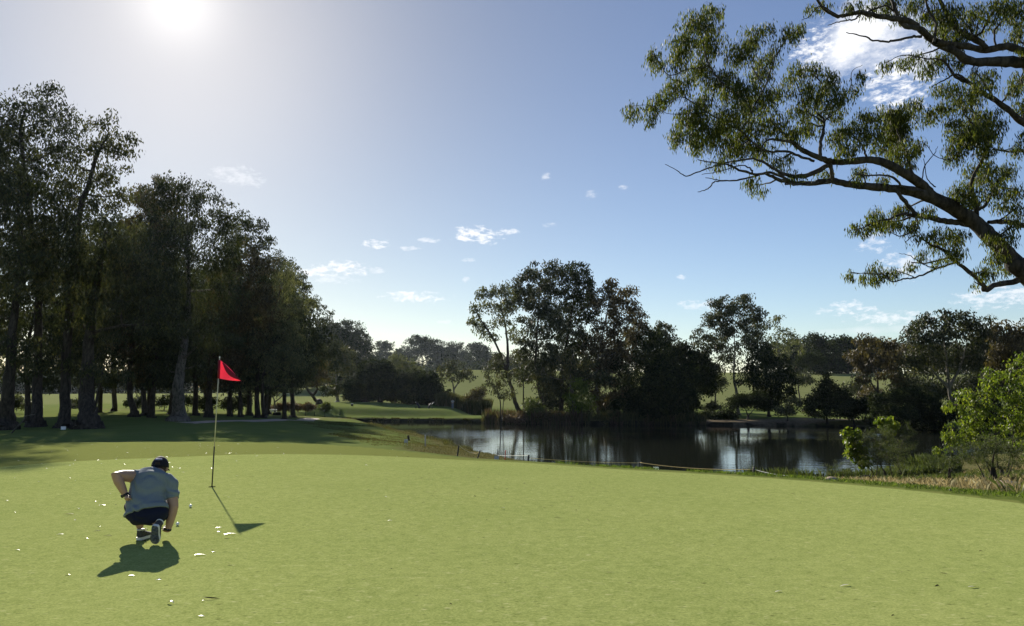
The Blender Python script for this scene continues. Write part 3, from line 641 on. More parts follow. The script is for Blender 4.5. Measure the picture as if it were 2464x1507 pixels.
GR = 'trees of the left grove'
def grove():
    L = dict(mat=M_GROVE, bark=B_DARK, leaf=(.26, .08), clump=.95, nleaf=26, hang=.7, group=GR, dens=.95)
    tree('gum_tree', 'leftmost big gum cut by the photo edge with olive leaves hanging low', (14, 1036), 50, [(-60, 470, 110, 130), (50, 460, 100, 90), (30, 570, 130, 80), (120, 560, 80, 80), (60, 660, 110, 60), (160, 640, 50, 50), (0, 760, 90, 80), (-70, 330, 80, 90), (40, 850, 60, 40, .8)], r0=.62,
         trunk=[(14, 1036), (20, 930), (30, 800), (50, 600), (40, 480)], seed=1, **{**L, 'mat': M_OLIVE})
    tree('gum_tree', 'tallest gum of the grove with two topmost leafy heads at upper left', (88, 1022), 53, [(40, 250, 50, 40), (115, 225, 45, 32), (170, 275, 40, 28), (10, 300, 60, 50), (100, 290, 60, 40), (60, 345, 80, 50), (150, 350, 70, 40), (-20, 400, 70, 60), (100, 420, 80, 60), (60, 480, 70, 50), (90, 560, 60, 60), (80, 660, 60, 60), (100, 870, 50, 30, .7)], r0=.5,
         trunk=[(88, 1022), (90, 900), (92, 700), (70, 500), (50, 330), (62, 260)], seed=2, **L)
    tree('gum_tree', 'open crowned gum with bare curved limbs showing against the sky', (155, 1024), 52, [(245, 290, 45, 24, .9), (295, 330, 38, 26, .9), (270, 350, 45, 28, .9), (320, 345, 20, 24, .8), (220, 340, 40, 28, .8), (190, 400, 50, 40), (240, 430, 45, 35, .8), (290, 420, 35, 25, .7), (180, 470, 60, 40), (280, 470, 40, 35, .8), (310, 465, 25, 25, .7), (150, 560, 70, 60), (170, 870, 50, 36, .7)], r0=.5,
         trunk=[(155, 1024), (158, 900), (170, 700), (190, 520), (215, 440), (235, 370), (262, 320)], seed=3, tint=.6, **{**L, 'mat': M_OLIVE})
    tree('gum_tree', 'stout dark gum with the widest flared trunk of the grove', (210, 1030), 51, [(250, 560, 90, 75), (310, 620, 80, 70), (190, 660, 90, 80), (290, 720, 100, 80), (370, 700, 60, 60), (200, 780, 90, 70), (340, 640, 60, 40), (390, 780, 60, 50), (250, 885, 50, 34, .7)], r0=.78,
         trunk=[(210, 1030), (208, 930), (215, 800), (240, 650), (255, 560)], seed=4, tint=.45, **{**L, 'mat': M_OLIVE})
    tree('gum_tree', 'leaning gum between the stout tree and the pale barked one', (322, 1008), 66, [(390, 470, 55, 45), (350, 510, 50, 45), (330, 460, 30, 25), (350, 590, 60, 60), (320, 660, 60, 50), (400, 560, 50, 50), (300, 800, 60, 50), (335, 890, 50, 34, .7)], r0=.4,
         trunk=[(322, 1008), (312, 940), (320, 800), (345, 650), (365, 520)], seed=5, **{**L, 'mat': M_BROWN})
    tree('gum_tree', 'tall rounded gum with pale streaked bark left of the flag', (430, 1010), 62, [(430, 445, 45, 30), (385, 470, 45, 40), (485, 470, 40, 35), (530, 510, 38, 38, .9), (450, 510, 70, 45), (555, 545, 22, 28, .8), (400, 580, 80, 60), (490, 590, 80, 60), (545, 600, 45, 45, .9), (430, 680, 90, 60), (530, 690, 60, 60), (400, 770, 80, 60), (500, 800, 70, 60), (405, 890, 44, 30, .7), (480, 880, 50, 34, .7)], r0=.68,
         trunk=[(430, 1010), (428, 930), (440, 850), (452, 780), (455, 650), (450, 540)], seed=6, **{**L, 'bark': B_GREY})
    tree('gum_tree', 'dark gum just left of the flag top with drooping outer crown', (503, 1000), 72, [(600, 625, 45, 40), (560, 650, 55, 50), (630, 660, 35, 50), (570, 730, 70, 60), (520, 780, 60, 60), (610, 790, 60, 60), (540, 860, 60, 40), (640, 720, 35, 35), (525, 915, 44, 22, .7)], r0=.42,
         trunk=[(503, 1000), (505, 900), (520, 800), (555, 690)], seed=7, **{**L, 'mat': M_BROWN})
    tree('gum_tree', 'twin trunked gum at the right end of the grove, one limb over the meadow', (624, 1004), 76, [(690, 650, 28, 26, .85), (680, 690, 38, 34, .85), (700, 740, 40, 34, .9), (660, 770, 50, 45), (690, 800, 45, 40), (755, 722, 24, 15, .85), (730, 735, 24, 18, .7), (640, 830, 60, 45), (700, 850, 45, 35), (590, 850, 40, 40), (660, 890, 60, 30, .7), (715, 790, 28, 22, .8), (600, 925, 44, 20, .7), (685, 925, 30, 18, .6)], r0=.36,
         trunks=[[(620, 1004), (618, 930), (628, 840), (655, 760), (680, 680)], [(634, 1003), (632, 930), (645, 860), (690, 770), (735, 745)]], seed=8, tint=.7, **{**L, 'mat': M_PALE, 'dens': .85})
    # fillers further back
    f = [tree('gum_tree', 'slim dark gum in the back row of the grove left of the stout tree', (240, 986), 92, [(240, 560, 60, 50), (220, 650, 80, 60), (260, 720, 80, 60), (230, 790, 80, 50), (250, 850, 70, 35, .8), (215, 905, 40, 22, .7), (285, 900, 40, 22, .6)], r0=.38, seed=11, **{**L, 'mat': M_GROVE, 'leaf': (.36, .12), 'clump': 1.2}),
         tree('gum_tree', 'forked gum in the back row of the grove right of the stout tree', (360, 990), 88, [(350, 640, 60, 60), (330, 720, 70, 60), (400, 740, 70, 60), (360, 810, 80, 50), (380, 860, 70, 35, .8), (340, 905, 40, 24, .7)], r0=.42, seed=12, **{**L, 'leaf': (.36, .12), 'clump': 1.2}),
         tree('gum_tree', 'broad low gum filling the shade behind the flag pole', (470, 990), 85, [(470, 690, 60, 60), (440, 770, 70, 60), (520, 800, 70, 50), (470, 850, 90, 40), (440, 900, 50, 24, .7), (510, 905, 40, 20, .6)], r0=.4, seed=13, **{**L, 'leaf': (.36, .12), 'clump': 1.2})]
    spots = [(-49, 66, 0, .9, 'thick gum at the far left beside the dark grove edge'), (-56, 78, 1, 1.0, 'gum behind the leftmost trunk, leaning right'), (-46, 80, 2, 1, 'gum behind the second trunk from the left'), (-50, 98, 0, 1.05, 'slender gum at the back of the grove on the far left'),
             (-40, 74, 1, .85, 'gum between the second and third trunks'), (-39, 100, 2, 1.1, 'gum at the far back edge against the lit meadow'), (-33.5, 71, 0, .85, 'gum standing right behind the stout flared trunk'), (-44, 112, 1, 1.1, 'thin gum at the meadow edge in the left half of the grove'),
             (-31, 92, 2, 1.0, 'gum by the cut stump in the back of the grove'), (-29, 80, 0, .9, 'gum close behind the pale barked tree on its left'), (-27.5, 98, 1, 1.0, 'gum by the gravel path at the back of the grove'), (-26.5, 76, 2, .8, 'short gum tucked behind the pale barked tree'),
             (-35, 112, 0, 1.0, 'gum at the meadow edge behind the grove centre'), (-24.5, 84, 1, .8, 'gum right of the flag pole beside the gravel path'), (-62, 92, 2, 1.1, 'tall gum at the outer left of the back row'), (-36, 58, 1, .72, 'crooked gum between the two leftmost big trunks'),
             (-60, 62, 0, 1.0, 'gum outside the left edge behind the olive one'), (-30.5, 66, 2, .8, 'leaning gum left of the pale barked tree'), (-38.5, 88, 0, .95, 'straight gum behind the leaning one in mid grove'), (-33, 104, 1, 1.0, 'gum near the far rim left of the path')]
    for i, (x, y, k, s, lab) in enumerate(spots):
        copy_thing(f[k], (x, y, hz(x, y)), (i * 2.4) % 6.28, s, lab)
grove()
def grove_bushes():
    for i, (px, py, d, w, h, m, lab) in enumerate([(560, 968, 100, 26, 14, M_GROVE, 'dark bush behind the flag pole at the back of the grove'), (592, 962, 104, 14, 16, M_OLIVE, 'lighter green bush by the path at the back of the grove'), (395, 965, 112, 26, 12, M_DARK, 'dark low bush behind the stump in the grove'), (452, 968, 108, 24, 12, M_DARK, 'dark low bush right behind the pale barked trunk'), (500, 970, 106, 26, 12, M_DARK, 'dark low bush left of the flag pole'), (30, 972, 95, 26, 18, M_GROVE, 'dark bush behind the leftmost trunk'), (75, 975, 92, 14, 12, M_OLIVE, 'small leafy bush between the first and second trunks'), (330, 968, 118, 22, 14, M_DARK, 'dark bush left of the stump at the meadow edge'), (178, 972, 116, 14, 10, M_GROVE, 'low dark bush seen between the third trunk and the stout one')]):
        tree('bush', lab, (px, 985), d, [(px, py, w, h), (px + w * .6, py - h * .5, w * .6, h * .7), (px - w * .6, py + 3, w * .6, h * .6)], m, B_DARK, r0=.06, leaf=(.3, .12), clump=.9, nleaf=26, dens=1.2, seed=170 + i, cat='bush', group='bushes at the back of the grove', hang=.2, dspread=.3)
grove_bushes()

def middle():
    F = dict(bark=B_DARK, leaf=(.75, .32), clump=2.0, nleaf=26, hang=.3, group='trees on the far ridge', twig=.05, leafspread=.8)
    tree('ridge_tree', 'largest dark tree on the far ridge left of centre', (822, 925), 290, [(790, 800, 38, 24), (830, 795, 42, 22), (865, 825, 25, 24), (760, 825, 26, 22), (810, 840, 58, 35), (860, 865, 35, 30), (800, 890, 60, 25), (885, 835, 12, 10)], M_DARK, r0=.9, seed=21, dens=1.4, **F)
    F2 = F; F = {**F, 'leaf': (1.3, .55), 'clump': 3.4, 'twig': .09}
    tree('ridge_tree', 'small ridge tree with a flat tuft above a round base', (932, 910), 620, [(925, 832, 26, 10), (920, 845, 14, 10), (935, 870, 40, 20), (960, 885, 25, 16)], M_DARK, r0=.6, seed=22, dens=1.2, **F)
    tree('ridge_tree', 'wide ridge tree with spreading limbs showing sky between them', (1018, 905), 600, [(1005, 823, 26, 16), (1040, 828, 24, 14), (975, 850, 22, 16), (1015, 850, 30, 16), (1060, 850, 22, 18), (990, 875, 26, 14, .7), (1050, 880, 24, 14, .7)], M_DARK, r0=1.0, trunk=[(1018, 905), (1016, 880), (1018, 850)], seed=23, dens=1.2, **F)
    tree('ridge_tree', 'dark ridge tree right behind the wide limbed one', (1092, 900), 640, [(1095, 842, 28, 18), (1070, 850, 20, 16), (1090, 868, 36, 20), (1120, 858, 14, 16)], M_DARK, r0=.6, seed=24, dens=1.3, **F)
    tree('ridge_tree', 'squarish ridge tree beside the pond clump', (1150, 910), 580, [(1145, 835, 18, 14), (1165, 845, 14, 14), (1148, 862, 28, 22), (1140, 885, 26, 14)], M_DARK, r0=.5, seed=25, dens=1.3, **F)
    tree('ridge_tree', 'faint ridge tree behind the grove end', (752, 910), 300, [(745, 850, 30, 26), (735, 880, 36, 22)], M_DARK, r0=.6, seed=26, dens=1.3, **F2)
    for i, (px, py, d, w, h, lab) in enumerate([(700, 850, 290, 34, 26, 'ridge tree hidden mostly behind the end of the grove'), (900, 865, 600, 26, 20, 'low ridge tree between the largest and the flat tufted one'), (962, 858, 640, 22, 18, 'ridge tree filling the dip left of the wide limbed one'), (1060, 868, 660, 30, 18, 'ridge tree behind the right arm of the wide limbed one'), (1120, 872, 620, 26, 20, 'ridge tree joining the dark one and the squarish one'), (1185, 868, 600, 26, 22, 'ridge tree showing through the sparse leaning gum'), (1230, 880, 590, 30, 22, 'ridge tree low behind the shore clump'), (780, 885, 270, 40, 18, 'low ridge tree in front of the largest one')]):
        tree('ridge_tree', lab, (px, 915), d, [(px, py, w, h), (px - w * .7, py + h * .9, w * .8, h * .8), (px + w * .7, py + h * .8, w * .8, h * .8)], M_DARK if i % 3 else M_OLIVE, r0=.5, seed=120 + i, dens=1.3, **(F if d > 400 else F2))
    g = dict(group='trees behind the far tee')
    tree('gum_tree', 'olive topped gum with a pale straight trunk on the meadow', (812, 978), 165, [(800, 838, 26, 16), (830, 850, 26, 18), (780, 862, 20, 18), (805, 868, 40, 22), (840, 882, 18, 20), (790, 905, 24, 14, .6), (830, 925, 30, 16, .7), (795, 935, 20, 14, .7)], M_OLIVE, B_PALE, r0=.45, trunk=[(812, 978), (810, 940), (808, 900), (806, 860)], leaf=(.5, .2), clump=1.4, seed=27, dens=1.1, **g)
    tree('forked_tree', 'leaning black forked tree on the meadow left of the tee', (768, 984), 134, [(735, 868, 30, 22), (710, 885, 22, 18), (760, 880, 28, 18), (765, 905, 22, 16), (745, 900, 30, 14, .6), (700, 900, 20, 12, .6)], M_BROWN, B_DARK, r0=.5, trunks=[[(768, 984), (761, 965), (752, 952), (735, 932), (716, 912), (708, 893)], [(752, 952), (762, 940), (762, 920), (752, 895)]], leaf=(.4, .14), clump=1.2, seed=28, **g)
    tree('gum_tree', 'thin pale gum beside the white barrier', (662, 982), 112, [(648, 925, 26, 18), (680, 930, 20, 22, .7), (670, 905, 24, 16), (700, 915, 14, 18, .6)], M_PALE, B_GREY, r0=.18, trunks=[[(662, 982), (660, 965), (655, 945), (650, 925)], [(661, 968), (680, 952), (692, 930)]], leaf=(.3, .11), clump=1.0, seed=29, dens=.8, **g)
    D = dict(leaf=(.42, .2), clump=1.1, nleaf=34, hang=.15, dens=1.9, shell=.28, group='dark dense trees behind the far tee')
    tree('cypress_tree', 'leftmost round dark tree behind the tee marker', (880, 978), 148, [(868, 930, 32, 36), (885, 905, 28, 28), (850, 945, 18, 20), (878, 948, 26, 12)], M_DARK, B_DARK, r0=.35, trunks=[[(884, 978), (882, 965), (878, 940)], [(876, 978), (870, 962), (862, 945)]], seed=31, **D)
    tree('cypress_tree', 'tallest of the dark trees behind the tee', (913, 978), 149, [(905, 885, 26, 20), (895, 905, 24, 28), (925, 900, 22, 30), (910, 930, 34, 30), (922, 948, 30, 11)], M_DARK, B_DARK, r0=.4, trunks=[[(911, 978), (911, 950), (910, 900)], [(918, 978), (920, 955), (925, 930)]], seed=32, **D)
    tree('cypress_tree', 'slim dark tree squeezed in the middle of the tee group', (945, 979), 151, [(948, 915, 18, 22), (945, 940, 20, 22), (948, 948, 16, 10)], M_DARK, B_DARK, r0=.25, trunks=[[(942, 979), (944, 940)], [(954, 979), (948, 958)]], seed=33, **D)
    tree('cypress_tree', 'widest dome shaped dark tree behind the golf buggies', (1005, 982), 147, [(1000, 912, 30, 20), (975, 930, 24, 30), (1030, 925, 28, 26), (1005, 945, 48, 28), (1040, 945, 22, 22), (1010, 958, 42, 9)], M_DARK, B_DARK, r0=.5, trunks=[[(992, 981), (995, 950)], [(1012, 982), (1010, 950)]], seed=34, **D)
    tree('gum_tree', 'pale leaved gum seen above the dark tee trees', (975, 960), 190, [(960, 868, 26, 16), (985, 880, 26, 16, .8), (940, 885, 18, 14, .8), (1000, 895, 20, 14, .7)], M_PALE, B_GREY, r0=.35, leaf=(.55, .2), clump=1.5, seed=35, dens=.8, **g)
    tree('gum_tree', 'open forked gum on the slope behind the far golfer', (1094, 965), 168, [(1085, 880, 26, 14), (1115, 888, 24, 14), (1095, 905, 34, 14, .7), (1125, 905, 16, 10, .7), (1070, 900, 16, 12, .7)], M_OLIVE, B_GREY, r0=.35, trunks=[[(1094, 965), (1092, 940), (1088, 915), (1078, 895)], [(1092, 938), (1104, 918), (1116, 895)]], leaf=(.45, .16), clump=1.3, seed=36, dens=.85, **g)
    tree('small_tree', 'small dark bushy tree right of the far golfer', (1145, 978), 142, [(1140, 950, 20, 14), (1155, 945, 14, 18), (1148, 965, 26, 10)], M_BROWN, B_DARK, r0=.14, leaf=(.35, .14), clump=1.0, seed=37, dens=1.1, **g)
    tree('shrub', 'small green bush just left of the far golfer', (1073, 978), 145, [(1068, 958, 12, 14), (1080, 950, 10, 14), (1072, 970, 16, 8)], M_DARK, B_DARK, r0=.1, leaf=(.3, .14), clump=.8, seed=38, dens=1.1, cat='shrub')
    for i, (px, w, lab) in enumerate([(700, 30, 'rusty heather bush nearest the white barrier'), (735, 24, 'rusty heather bush under the leaning black tree'), (672, 20, 'rusty heather bush behind the white barrier'), (782, 16, 'low grey green bush right of the leaning black tree')]):
        tree('heather_bush', lab, (px, 990), 117, [(px, 981, w, 7), (px + 5, 976, w * .5, 6)], [M_RUST, M_RUST, M_RUST, M_NEEDLE][i], B_DARK, r0=.05, leaf=(.22, .08), clump=.6, nleaf=30, dens=1.6, seed=40 + i, cat='bush', group='bushes by the path beyond the grove', dspread=.2, hang=.0)
middle()

def clump():
    G = dict(leaf=(.46, .15), clump=1.3, nleaf=26, hang=.6, group='trees of the clump on the far shore', dens=1.0)
    tree('gum_tree', 'sparse gum leaning left at the left end of the shore clump', (1252, 1004), 115, [(1145, 742, 22, 14, .6), (1170, 700, 24, 16, .6), (1195, 690, 26, 18, .7), (1200, 735, 30, 24, .6), (1165, 775, 26, 16, .55), (1185, 805, 22, 16, .5), (1225, 720, 24, 28, .7), (1135, 765, 14, 12, .5), (1235, 800, 22, 30, .35), (1210, 770, 22, 20, .45)], M_PALE, B_DARK, r0=.5,
         trunks=[[(1252, 1004), (1240, 968), (1230, 930), (1215, 885), (1195, 830), (1170, 790), (1148, 755)], [(1219, 895), (1222, 840), (1215, 780), (1203, 720)]], seed=51, **{**G, 'nleaf': 26, 'dens': 1.3})
    tree('gum_tree', 'tallest dark gum in the middle of the shore clump', (1312, 1008), 117, [(1335, 640, 32, 18), (1290, 655, 34, 24), (1262, 690, 30, 26), (1310, 690, 42, 30), (1275, 740, 38, 34), (1325, 745, 46, 34), (1290, 790, 36, 30, .8), (1345, 800, 40, 30, .8), (1258, 720, 20, 30, .8), (1265, 830, 30, 30, .8), (1310, 860, 40, 36), (1280, 900, 36, 30, .8), (1340, 920, 36, 36)], M_GROVE, B_DARK, r0=.5,
         trunk=[(1312, 1008), (1300, 950), (1290, 880), (1292, 800), (1300, 700)], seed=52, **G)
    tree('gum_tree', 'dark gum with a rounded right head at the top of the shore clump', (1350, 1008), 119, [(1392, 645, 34, 20), (1360, 665, 30, 24), (1415, 680, 24, 26), (1385, 700, 44, 30), (1370, 760, 46, 36), (1420, 740, 30, 34), (1400, 810, 50, 36), (1360, 850, 46, 36), (1420, 870, 40, 36), (1380, 920, 40, 30)], M_DARK, B_DARK, r0=.55,
         trunk=[(1350, 1008), (1352, 930), (1360, 840), (1378, 740), (1388, 670)], seed=53, **G)
    tree('gum_tree', 'brownish leaved gum on the right shoulder of the shore clump', (1440, 1005), 116, [(1465, 690, 26, 18), (1500, 705, 30, 20), (1450, 725, 30, 24), (1495, 740, 40, 28), (1530, 755, 24, 28, .8), (1470, 780, 40, 30), (1525, 800, 32, 28), (1440, 830, 40, 30), (1480, 850, 44, 36), (1450, 900, 40, 36), (1470, 950, 40, 30)], M_BROWN, B_GREY, r0=.45,
         trunk=[(1440, 1005), (1436, 940), (1440, 860), (1455, 780), (1470, 710)], seed=54, **G)
    tree('gum_tree', 'dark gum low in the right half of the shore clump', (1510, 1008), 118, [(1540, 800, 36, 30), (1570, 830, 36, 34), (1500, 850, 45, 36), (1560, 880, 45, 36), (1480, 900, 40, 36), (1530, 930, 45, 36)], M_DARK, B_DARK, r0=.4,
         trunk=[(1510, 1008), (1508, 930), (1520, 850)], seed=55, **G)
    tree('gum_tree', 'rounded gum peeping out behind the right side of the shore clump', (1592, 985), 150, [(1590, 790, 24, 14), (1600, 815, 26, 20), (1575, 820, 26, 24), (1598, 850, 30, 26)], M_OLIVE, B_DARK, r0=.35, seed=56, **{**G, 'leaf': (.5, .2)})
    tree('gum_tree', 'inner gum with a pale leaning trunk under the clump canopy', (1385, 1005), 113, [(1340, 860, 40, 34, .7), (1390, 880, 40, 34, .8), (1310, 900, 30, 30, .6), (1430, 900, 36, 30, .7)], M_OLIVE, B_GREY, r0=.4, trunk=[(1385, 1005), (1378, 950), (1372, 900), (1380, 850)], seed=57, **G)
    tree('acacia_tree', 'bright understorey wattle inside the shore clump', (1400, 1000), 110.5, [(1395, 930, 26, 24), (1375, 955, 24, 20), (1415, 955, 24, 20), (1400, 975, 30, 14)], M_ROUGH, B_DARK, r0=.12, seed=58, **{**G, 'leaf': (.32, .12), 'clump': 1.0, 'dens': .7})
    for i, (px, py, w, h, m, lab) in enumerate([(1300, 975, 36, 22, M_GROVE, 'dark undergrowth bush behind the leftmost clump trunks'), (1365, 985, 36, 18, M_DARK, 'dark undergrowth bush behind the middle clump trunks'), (1440, 978, 40, 24, M_DARK, 'dark undergrowth bush right of the bright wattle'), (1335, 945, 34, 26, M_GROVE, 'taller undergrowth between the middle clump trunks')]):
        tree('undergrowth_bush', lab, (px, 1005), 121, [(px, py, w, h), (px + w * .6, py - h * .3, w * .6, h * .8)], m, B_DARK, r0=.1, seed=140 + i, cat='bush', dspread=.3, **{**G, 'dens': 1.2, 'hang': .2, 'group': 'undergrowth of the shore clump'})
    Dk = dict(leaf=(.4, .18), clump=1.1, nleaf=34, hang=.15, dens=1.8, shell=.3, group='dark dense trees at the right of the clump')
    tree('cypress_tree', 'very dark rounded tree standing at the water on the clump right', (1612, 1008), 111, [(1600, 890, 38, 34), (1640, 910, 36, 32), (1590, 930, 40, 34), (1630, 955, 46, 30), (1585, 975, 40, 22), (1650, 980, 30, 20)], M_DARK, B_DARK, r0=.4, seed=61, **Dk)
    tree('cypress_tree', 'dark tree filling the gap behind the very dark rounded one', (1665, 990), 128, [(1640, 850, 36, 24), (1675, 870, 32, 26), (1700, 890, 24, 24), (1670, 910, 46, 30), (1700, 930, 20, 20)], M_DARK, B_DARK, r0=.35, seed=62, **Dk)
    tree('cypress_tree', 'low dark tree at the foot of the clump centre right', (1545, 1010), 113, [(1540, 960, 40, 26), (1500, 975, 36, 20), (1570, 985, 36, 16)], M_DARK, B_DARK, r0=.2, seed=63, **Dk)
    tree('small_tree', 'thin multi stemmed tree between the far tee and the clump', (1205, 1003), 113, [(1190, 880, 22, 20, .8), (1210, 905, 22, 20, .8), (1185, 925, 24, 16, .7), (1215, 940, 20, 14, .7), (1175, 905, 14, 14, .6), (1200, 860, 20, 14, .7)], M_OLIVE, B_DARK, r0=.16, trunks=[[(1205, 1003), (1204, 970), (1195, 930), (1188, 890)], [(1207, 1003), (1212, 960), (1212, 910)]], seed=64, **{**G, 'leaf': (.36, .12), 'clump': 1.1})
    tree('small_tree', 'olive leaved tree behind the leaning sparse gum', (1260, 985), 128, [(1250, 850, 24, 20, .9), (1275, 870, 24, 20, .9), (1260, 900, 26, 22, .8), (1290, 890, 16, 20, .8)], M_OLIVE, B_DARK, r0=.2, seed=65, **G)
    sh = [(1285, 985, 22, 20, M_NEEDLE, 'grey green bush at the foot of the leaning sparse gum'), (1240, 1008, 26, 8, M_RUST, 'pinkish low shrub at the waterline under the leaning gum'), (1320, 1002, 30, 10, M_BROWN, 'brown low shrub under the tallest dark gum'),
          (1470, 1006, 34, 14, M_REED, 'reedy bush at the waterline below the brownish gum'), (1560, 1012, 40, 12, M_DARK, 'dark low shrub at the waterline in the clump centre right'), (1690, 1008, 44, 14, M_DARK, 'dark low thicket left of the sand bank'), (1740, 1002, 30, 12, M_DARK, 'small dark bush beside the sand bank'), (1395, 1008, 30, 9, M_BROWN, 'brown waterline shrub in the middle of the clump')]
    for i, (px, py, w, h, m, lab) in enumerate(sh):
        tree('shrub', lab, (px, py + 10), 112 if py > 990 else 114, [(px, py, w, h), (px + w * .4, py - h * .4, w * .5, h * .8)], m, B_DARK, r0=.06, leaf=(.3, .12), clump=.8, nleaf=28, dens=1.4, seed=70 + i, cat='shrub', group='shrubs at the waterline of the clump', hang=.1, dspread=.3)
clump()

def right_side():
    G = dict(leaf=(.46, .15), clump=1.3, nleaf=26, hang=.6, group='trees right of the pond', dens=1.0)
    tree('gum_tree', 'tall broad gum standing clear right of the clump', (1776, 995), 124, [(1750, 735, 40, 22), (1790, 730, 34, 20), (1715, 770, 34, 24), (1765, 775, 50, 30), (1815, 765, 30, 28), (1700, 810, 30, 26, .8), (1750, 825, 44, 30, .8), (1810, 815, 38, 34), (1740, 870, 30, 26, .6), (1690, 835, 20, 20, .6)], M_GROVE, B_GREY, r0=.4,
         trunk=[(1776, 995), (1772, 945), (1765, 905), (1768, 850), (1765, 780)], seed=81, **G)
    tree('gum_tree', 'slim see through gum behind the tall broad one', (1872, 950), 165, [(1872, 768, 20, 16, .6), (1865, 795, 26, 18, .6), (1895, 810, 28, 18, .6), (1915, 835, 20, 18, .5), (1880, 840, 28, 22, .6)], M_PALE, B_DARK, r0=.3, trunk=[(1872, 950), (1872, 880), (1872, 780)], seed=82, **{**G, 'leaf': (.5, .18), 'clump': 1.5, 'nleaf': 18})
    tree('wattle_tree', 'dark dense wattle in front of the slim see through gum', (1850, 1000), 117, [(1830, 860, 36, 28), (1870, 880, 36, 28), (1840, 910, 44, 30), (1890, 920, 28, 28), (1860, 950, 44, 28), (1800, 900, 28, 28, .8)], M_DARK, B_DARK, r0=.3, seed=83, **{**G, 'dens': 1.3})
    tree('mushroom_shrub', 'mushroom shaped dark shrub on the sand bank shore', (1800, 1006), 111, [(1785, 960, 28, 14), (1825, 958, 26, 13), (1805, 968, 44, 15), (1845, 975, 18, 12), (1765, 975, 16, 12)], M_DARK, B_DARK, r0=.18, trunks=[[(1800, 1006), (1796, 990), (1790, 972)], [(1801, 1004), (1812, 988), (1825, 970)]], seed=84, cat='shrub', **{**G, 'leaf': (.26, .1), 'clump': .8, 'nleaf': 34, 'dens': 1.8, 'hang': 0})
    F = dict(bark=B_DARK, leaf=(1.1, .45), clump=2.9, nleaf=26, hang=.3, group='trees on the far right ridge', twig=.05, leafspread=.8, dens=1.3)
    tree('ridge_tree', 'round headed ridge tree with a narrow tip', (1980, 905), 300, [(1960, 805, 10, 10), (1975, 822, 24, 16), (1990, 850, 34, 22), (1955, 860, 20, 22), (1980, 880, 36, 16)], M_DARK, r0=.5, seed=85, **F)
    tree('ridge_tree', 'flat topped ridge tree with sky under its canopy', (2040, 905), 310, [(2030, 818, 22, 10), (2050, 825, 20, 12), (2010, 832, 14, 12), (2045, 870, 34, 20), (2020, 880, 24, 14)], M_DARK, r0=.5, seed=86, **F)
    tree('ridge_tree', 'dim ridge tree showing just right of the slim gum', (1930, 910), 460, [(1930, 845, 20, 18), (1935, 870, 26, 20), (1920, 890, 22, 14)], M_BROWN, r0=.4, seed=87, **F)
    tree('ridge_tree', 'low ridge tree behind the forked brown gum', (2100, 905), 470, [(2090, 835, 30, 18), (2120, 850, 26, 20), (2100, 875, 40, 20)], M_DARK, r0=.5, seed=88, **F)
    tree('gum_tree', 'brown crowned gum with a forked leaning trunk', (2132, 1000), 100, [(2080, 825, 32, 18), (2120, 820, 30, 18), (2060, 855, 28, 24), (2105, 860, 44, 28), (2140, 855, 26, 24), (2090, 895, 36, 18, .7), (2140, 900, 24, 20, .7)], M_BROWN, B_DARK, r0=.28, trunks=[[(2132, 1000), (2122, 965), (2105, 935), (2085, 905), (2070, 870)], [(2112, 945), (2112, 905), (2112, 860)]], seed=89, **G)
    tree('gum_tree', 'broadest gum of the right skyline', (2292, 985), 104, [(2225, 770, 36, 20), (2285, 760, 40, 18), (2345, 770, 34, 20), (2195, 805, 26, 24), (2250, 805, 50, 28), (2320, 805, 46, 28), (2375, 800, 24, 22), (2230, 850, 44, 30), (2300, 855, 50, 34), (2360, 850, 36, 34), (2200, 870, 28, 28), (2260, 890, 40, 20, .6)], M_GROVE, B_GREY, r0=.42,
         trunks=[[(2292, 985), (2285, 935), (2278, 880), (2270, 800)], [(2282, 935), (2310, 885), (2325, 830)], [(2282, 932), (2250, 900), (2225, 860)]], seed=90, **G)
    tree('gum_tree', 'gum at the right photo edge behind the bright green tree', (2440, 990), 98, [(2430, 790, 34, 18), (2470, 800, 34, 24), (2420, 830, 34, 26), (2465, 850, 44, 34), (2410, 870, 34, 24), (2500, 830, 50, 50), (2440, 900, 50, 30)], M_BROWN, B_DARK, r0=.35, seed=91, **G)
    tree('small_tree', 'olive small tree between the brown gum and the broadest one', (2180, 990), 101, [(2165, 870, 22, 20, .8), (2190, 900, 26, 22, .8), (2160, 910, 22, 18, .7)], M_OLIVE, B_DARK, r0=.15, seed=92, **G)
    for i, (px, py, d, w, h, m, lab) in enumerate([(2200, 930, 128, 40, 26, M_GROVE, 'dark tree filling the gap behind the broadest gum, left side'), (2290, 935, 132, 44, 26, M_DARK, 'dark tree low behind the trunk of the broadest gum'), (2370, 925, 128, 46, 30, M_GROVE, 'dark tree behind the right arm of the broadest gum'), (2450, 940, 126, 50, 30, M_DARK, 'dark tree behind the gum at the right edge'), (2170, 850, 180, 36, 24, M_BROWN, 'brown tree on the skyline left of the broadest gum'), (2400, 820, 170, 44, 26, M_DARK, 'dark skyline tree between the broadest gum and the right edge'), (2100, 945, 126, 24, 16, M_BROWN, 'brown bushy tree behind the forked leaning trunk'), (1722, 915, 150, 20, 18, M_OLIVE, 'olive tree in the gap left of the tall broad gum'), (1925, 905, 170, 20, 16, M_GROVE, 'small dark tree on the slope right of the dense wattle'), (2062, 930, 140, 24, 18, M_OLIVE, 'olive tree between the tufted bush and the forked gum'), (1950, 860, 230, 26, 16, M_DARK, 'dark tree at the top of the slope right of the slim gum')]):
        tree('gum_tree', lab, (px, 1000 if d < 150 else 950), d, [(px, py, w, h), (px - w * .8, py + 6, w * .7, h * .9), (px + w * .8, py + 4, w * .7, h * .9)], m, B_DARK, r0=.25, seed=150 + i, **{**G, 'dens': 1.2})
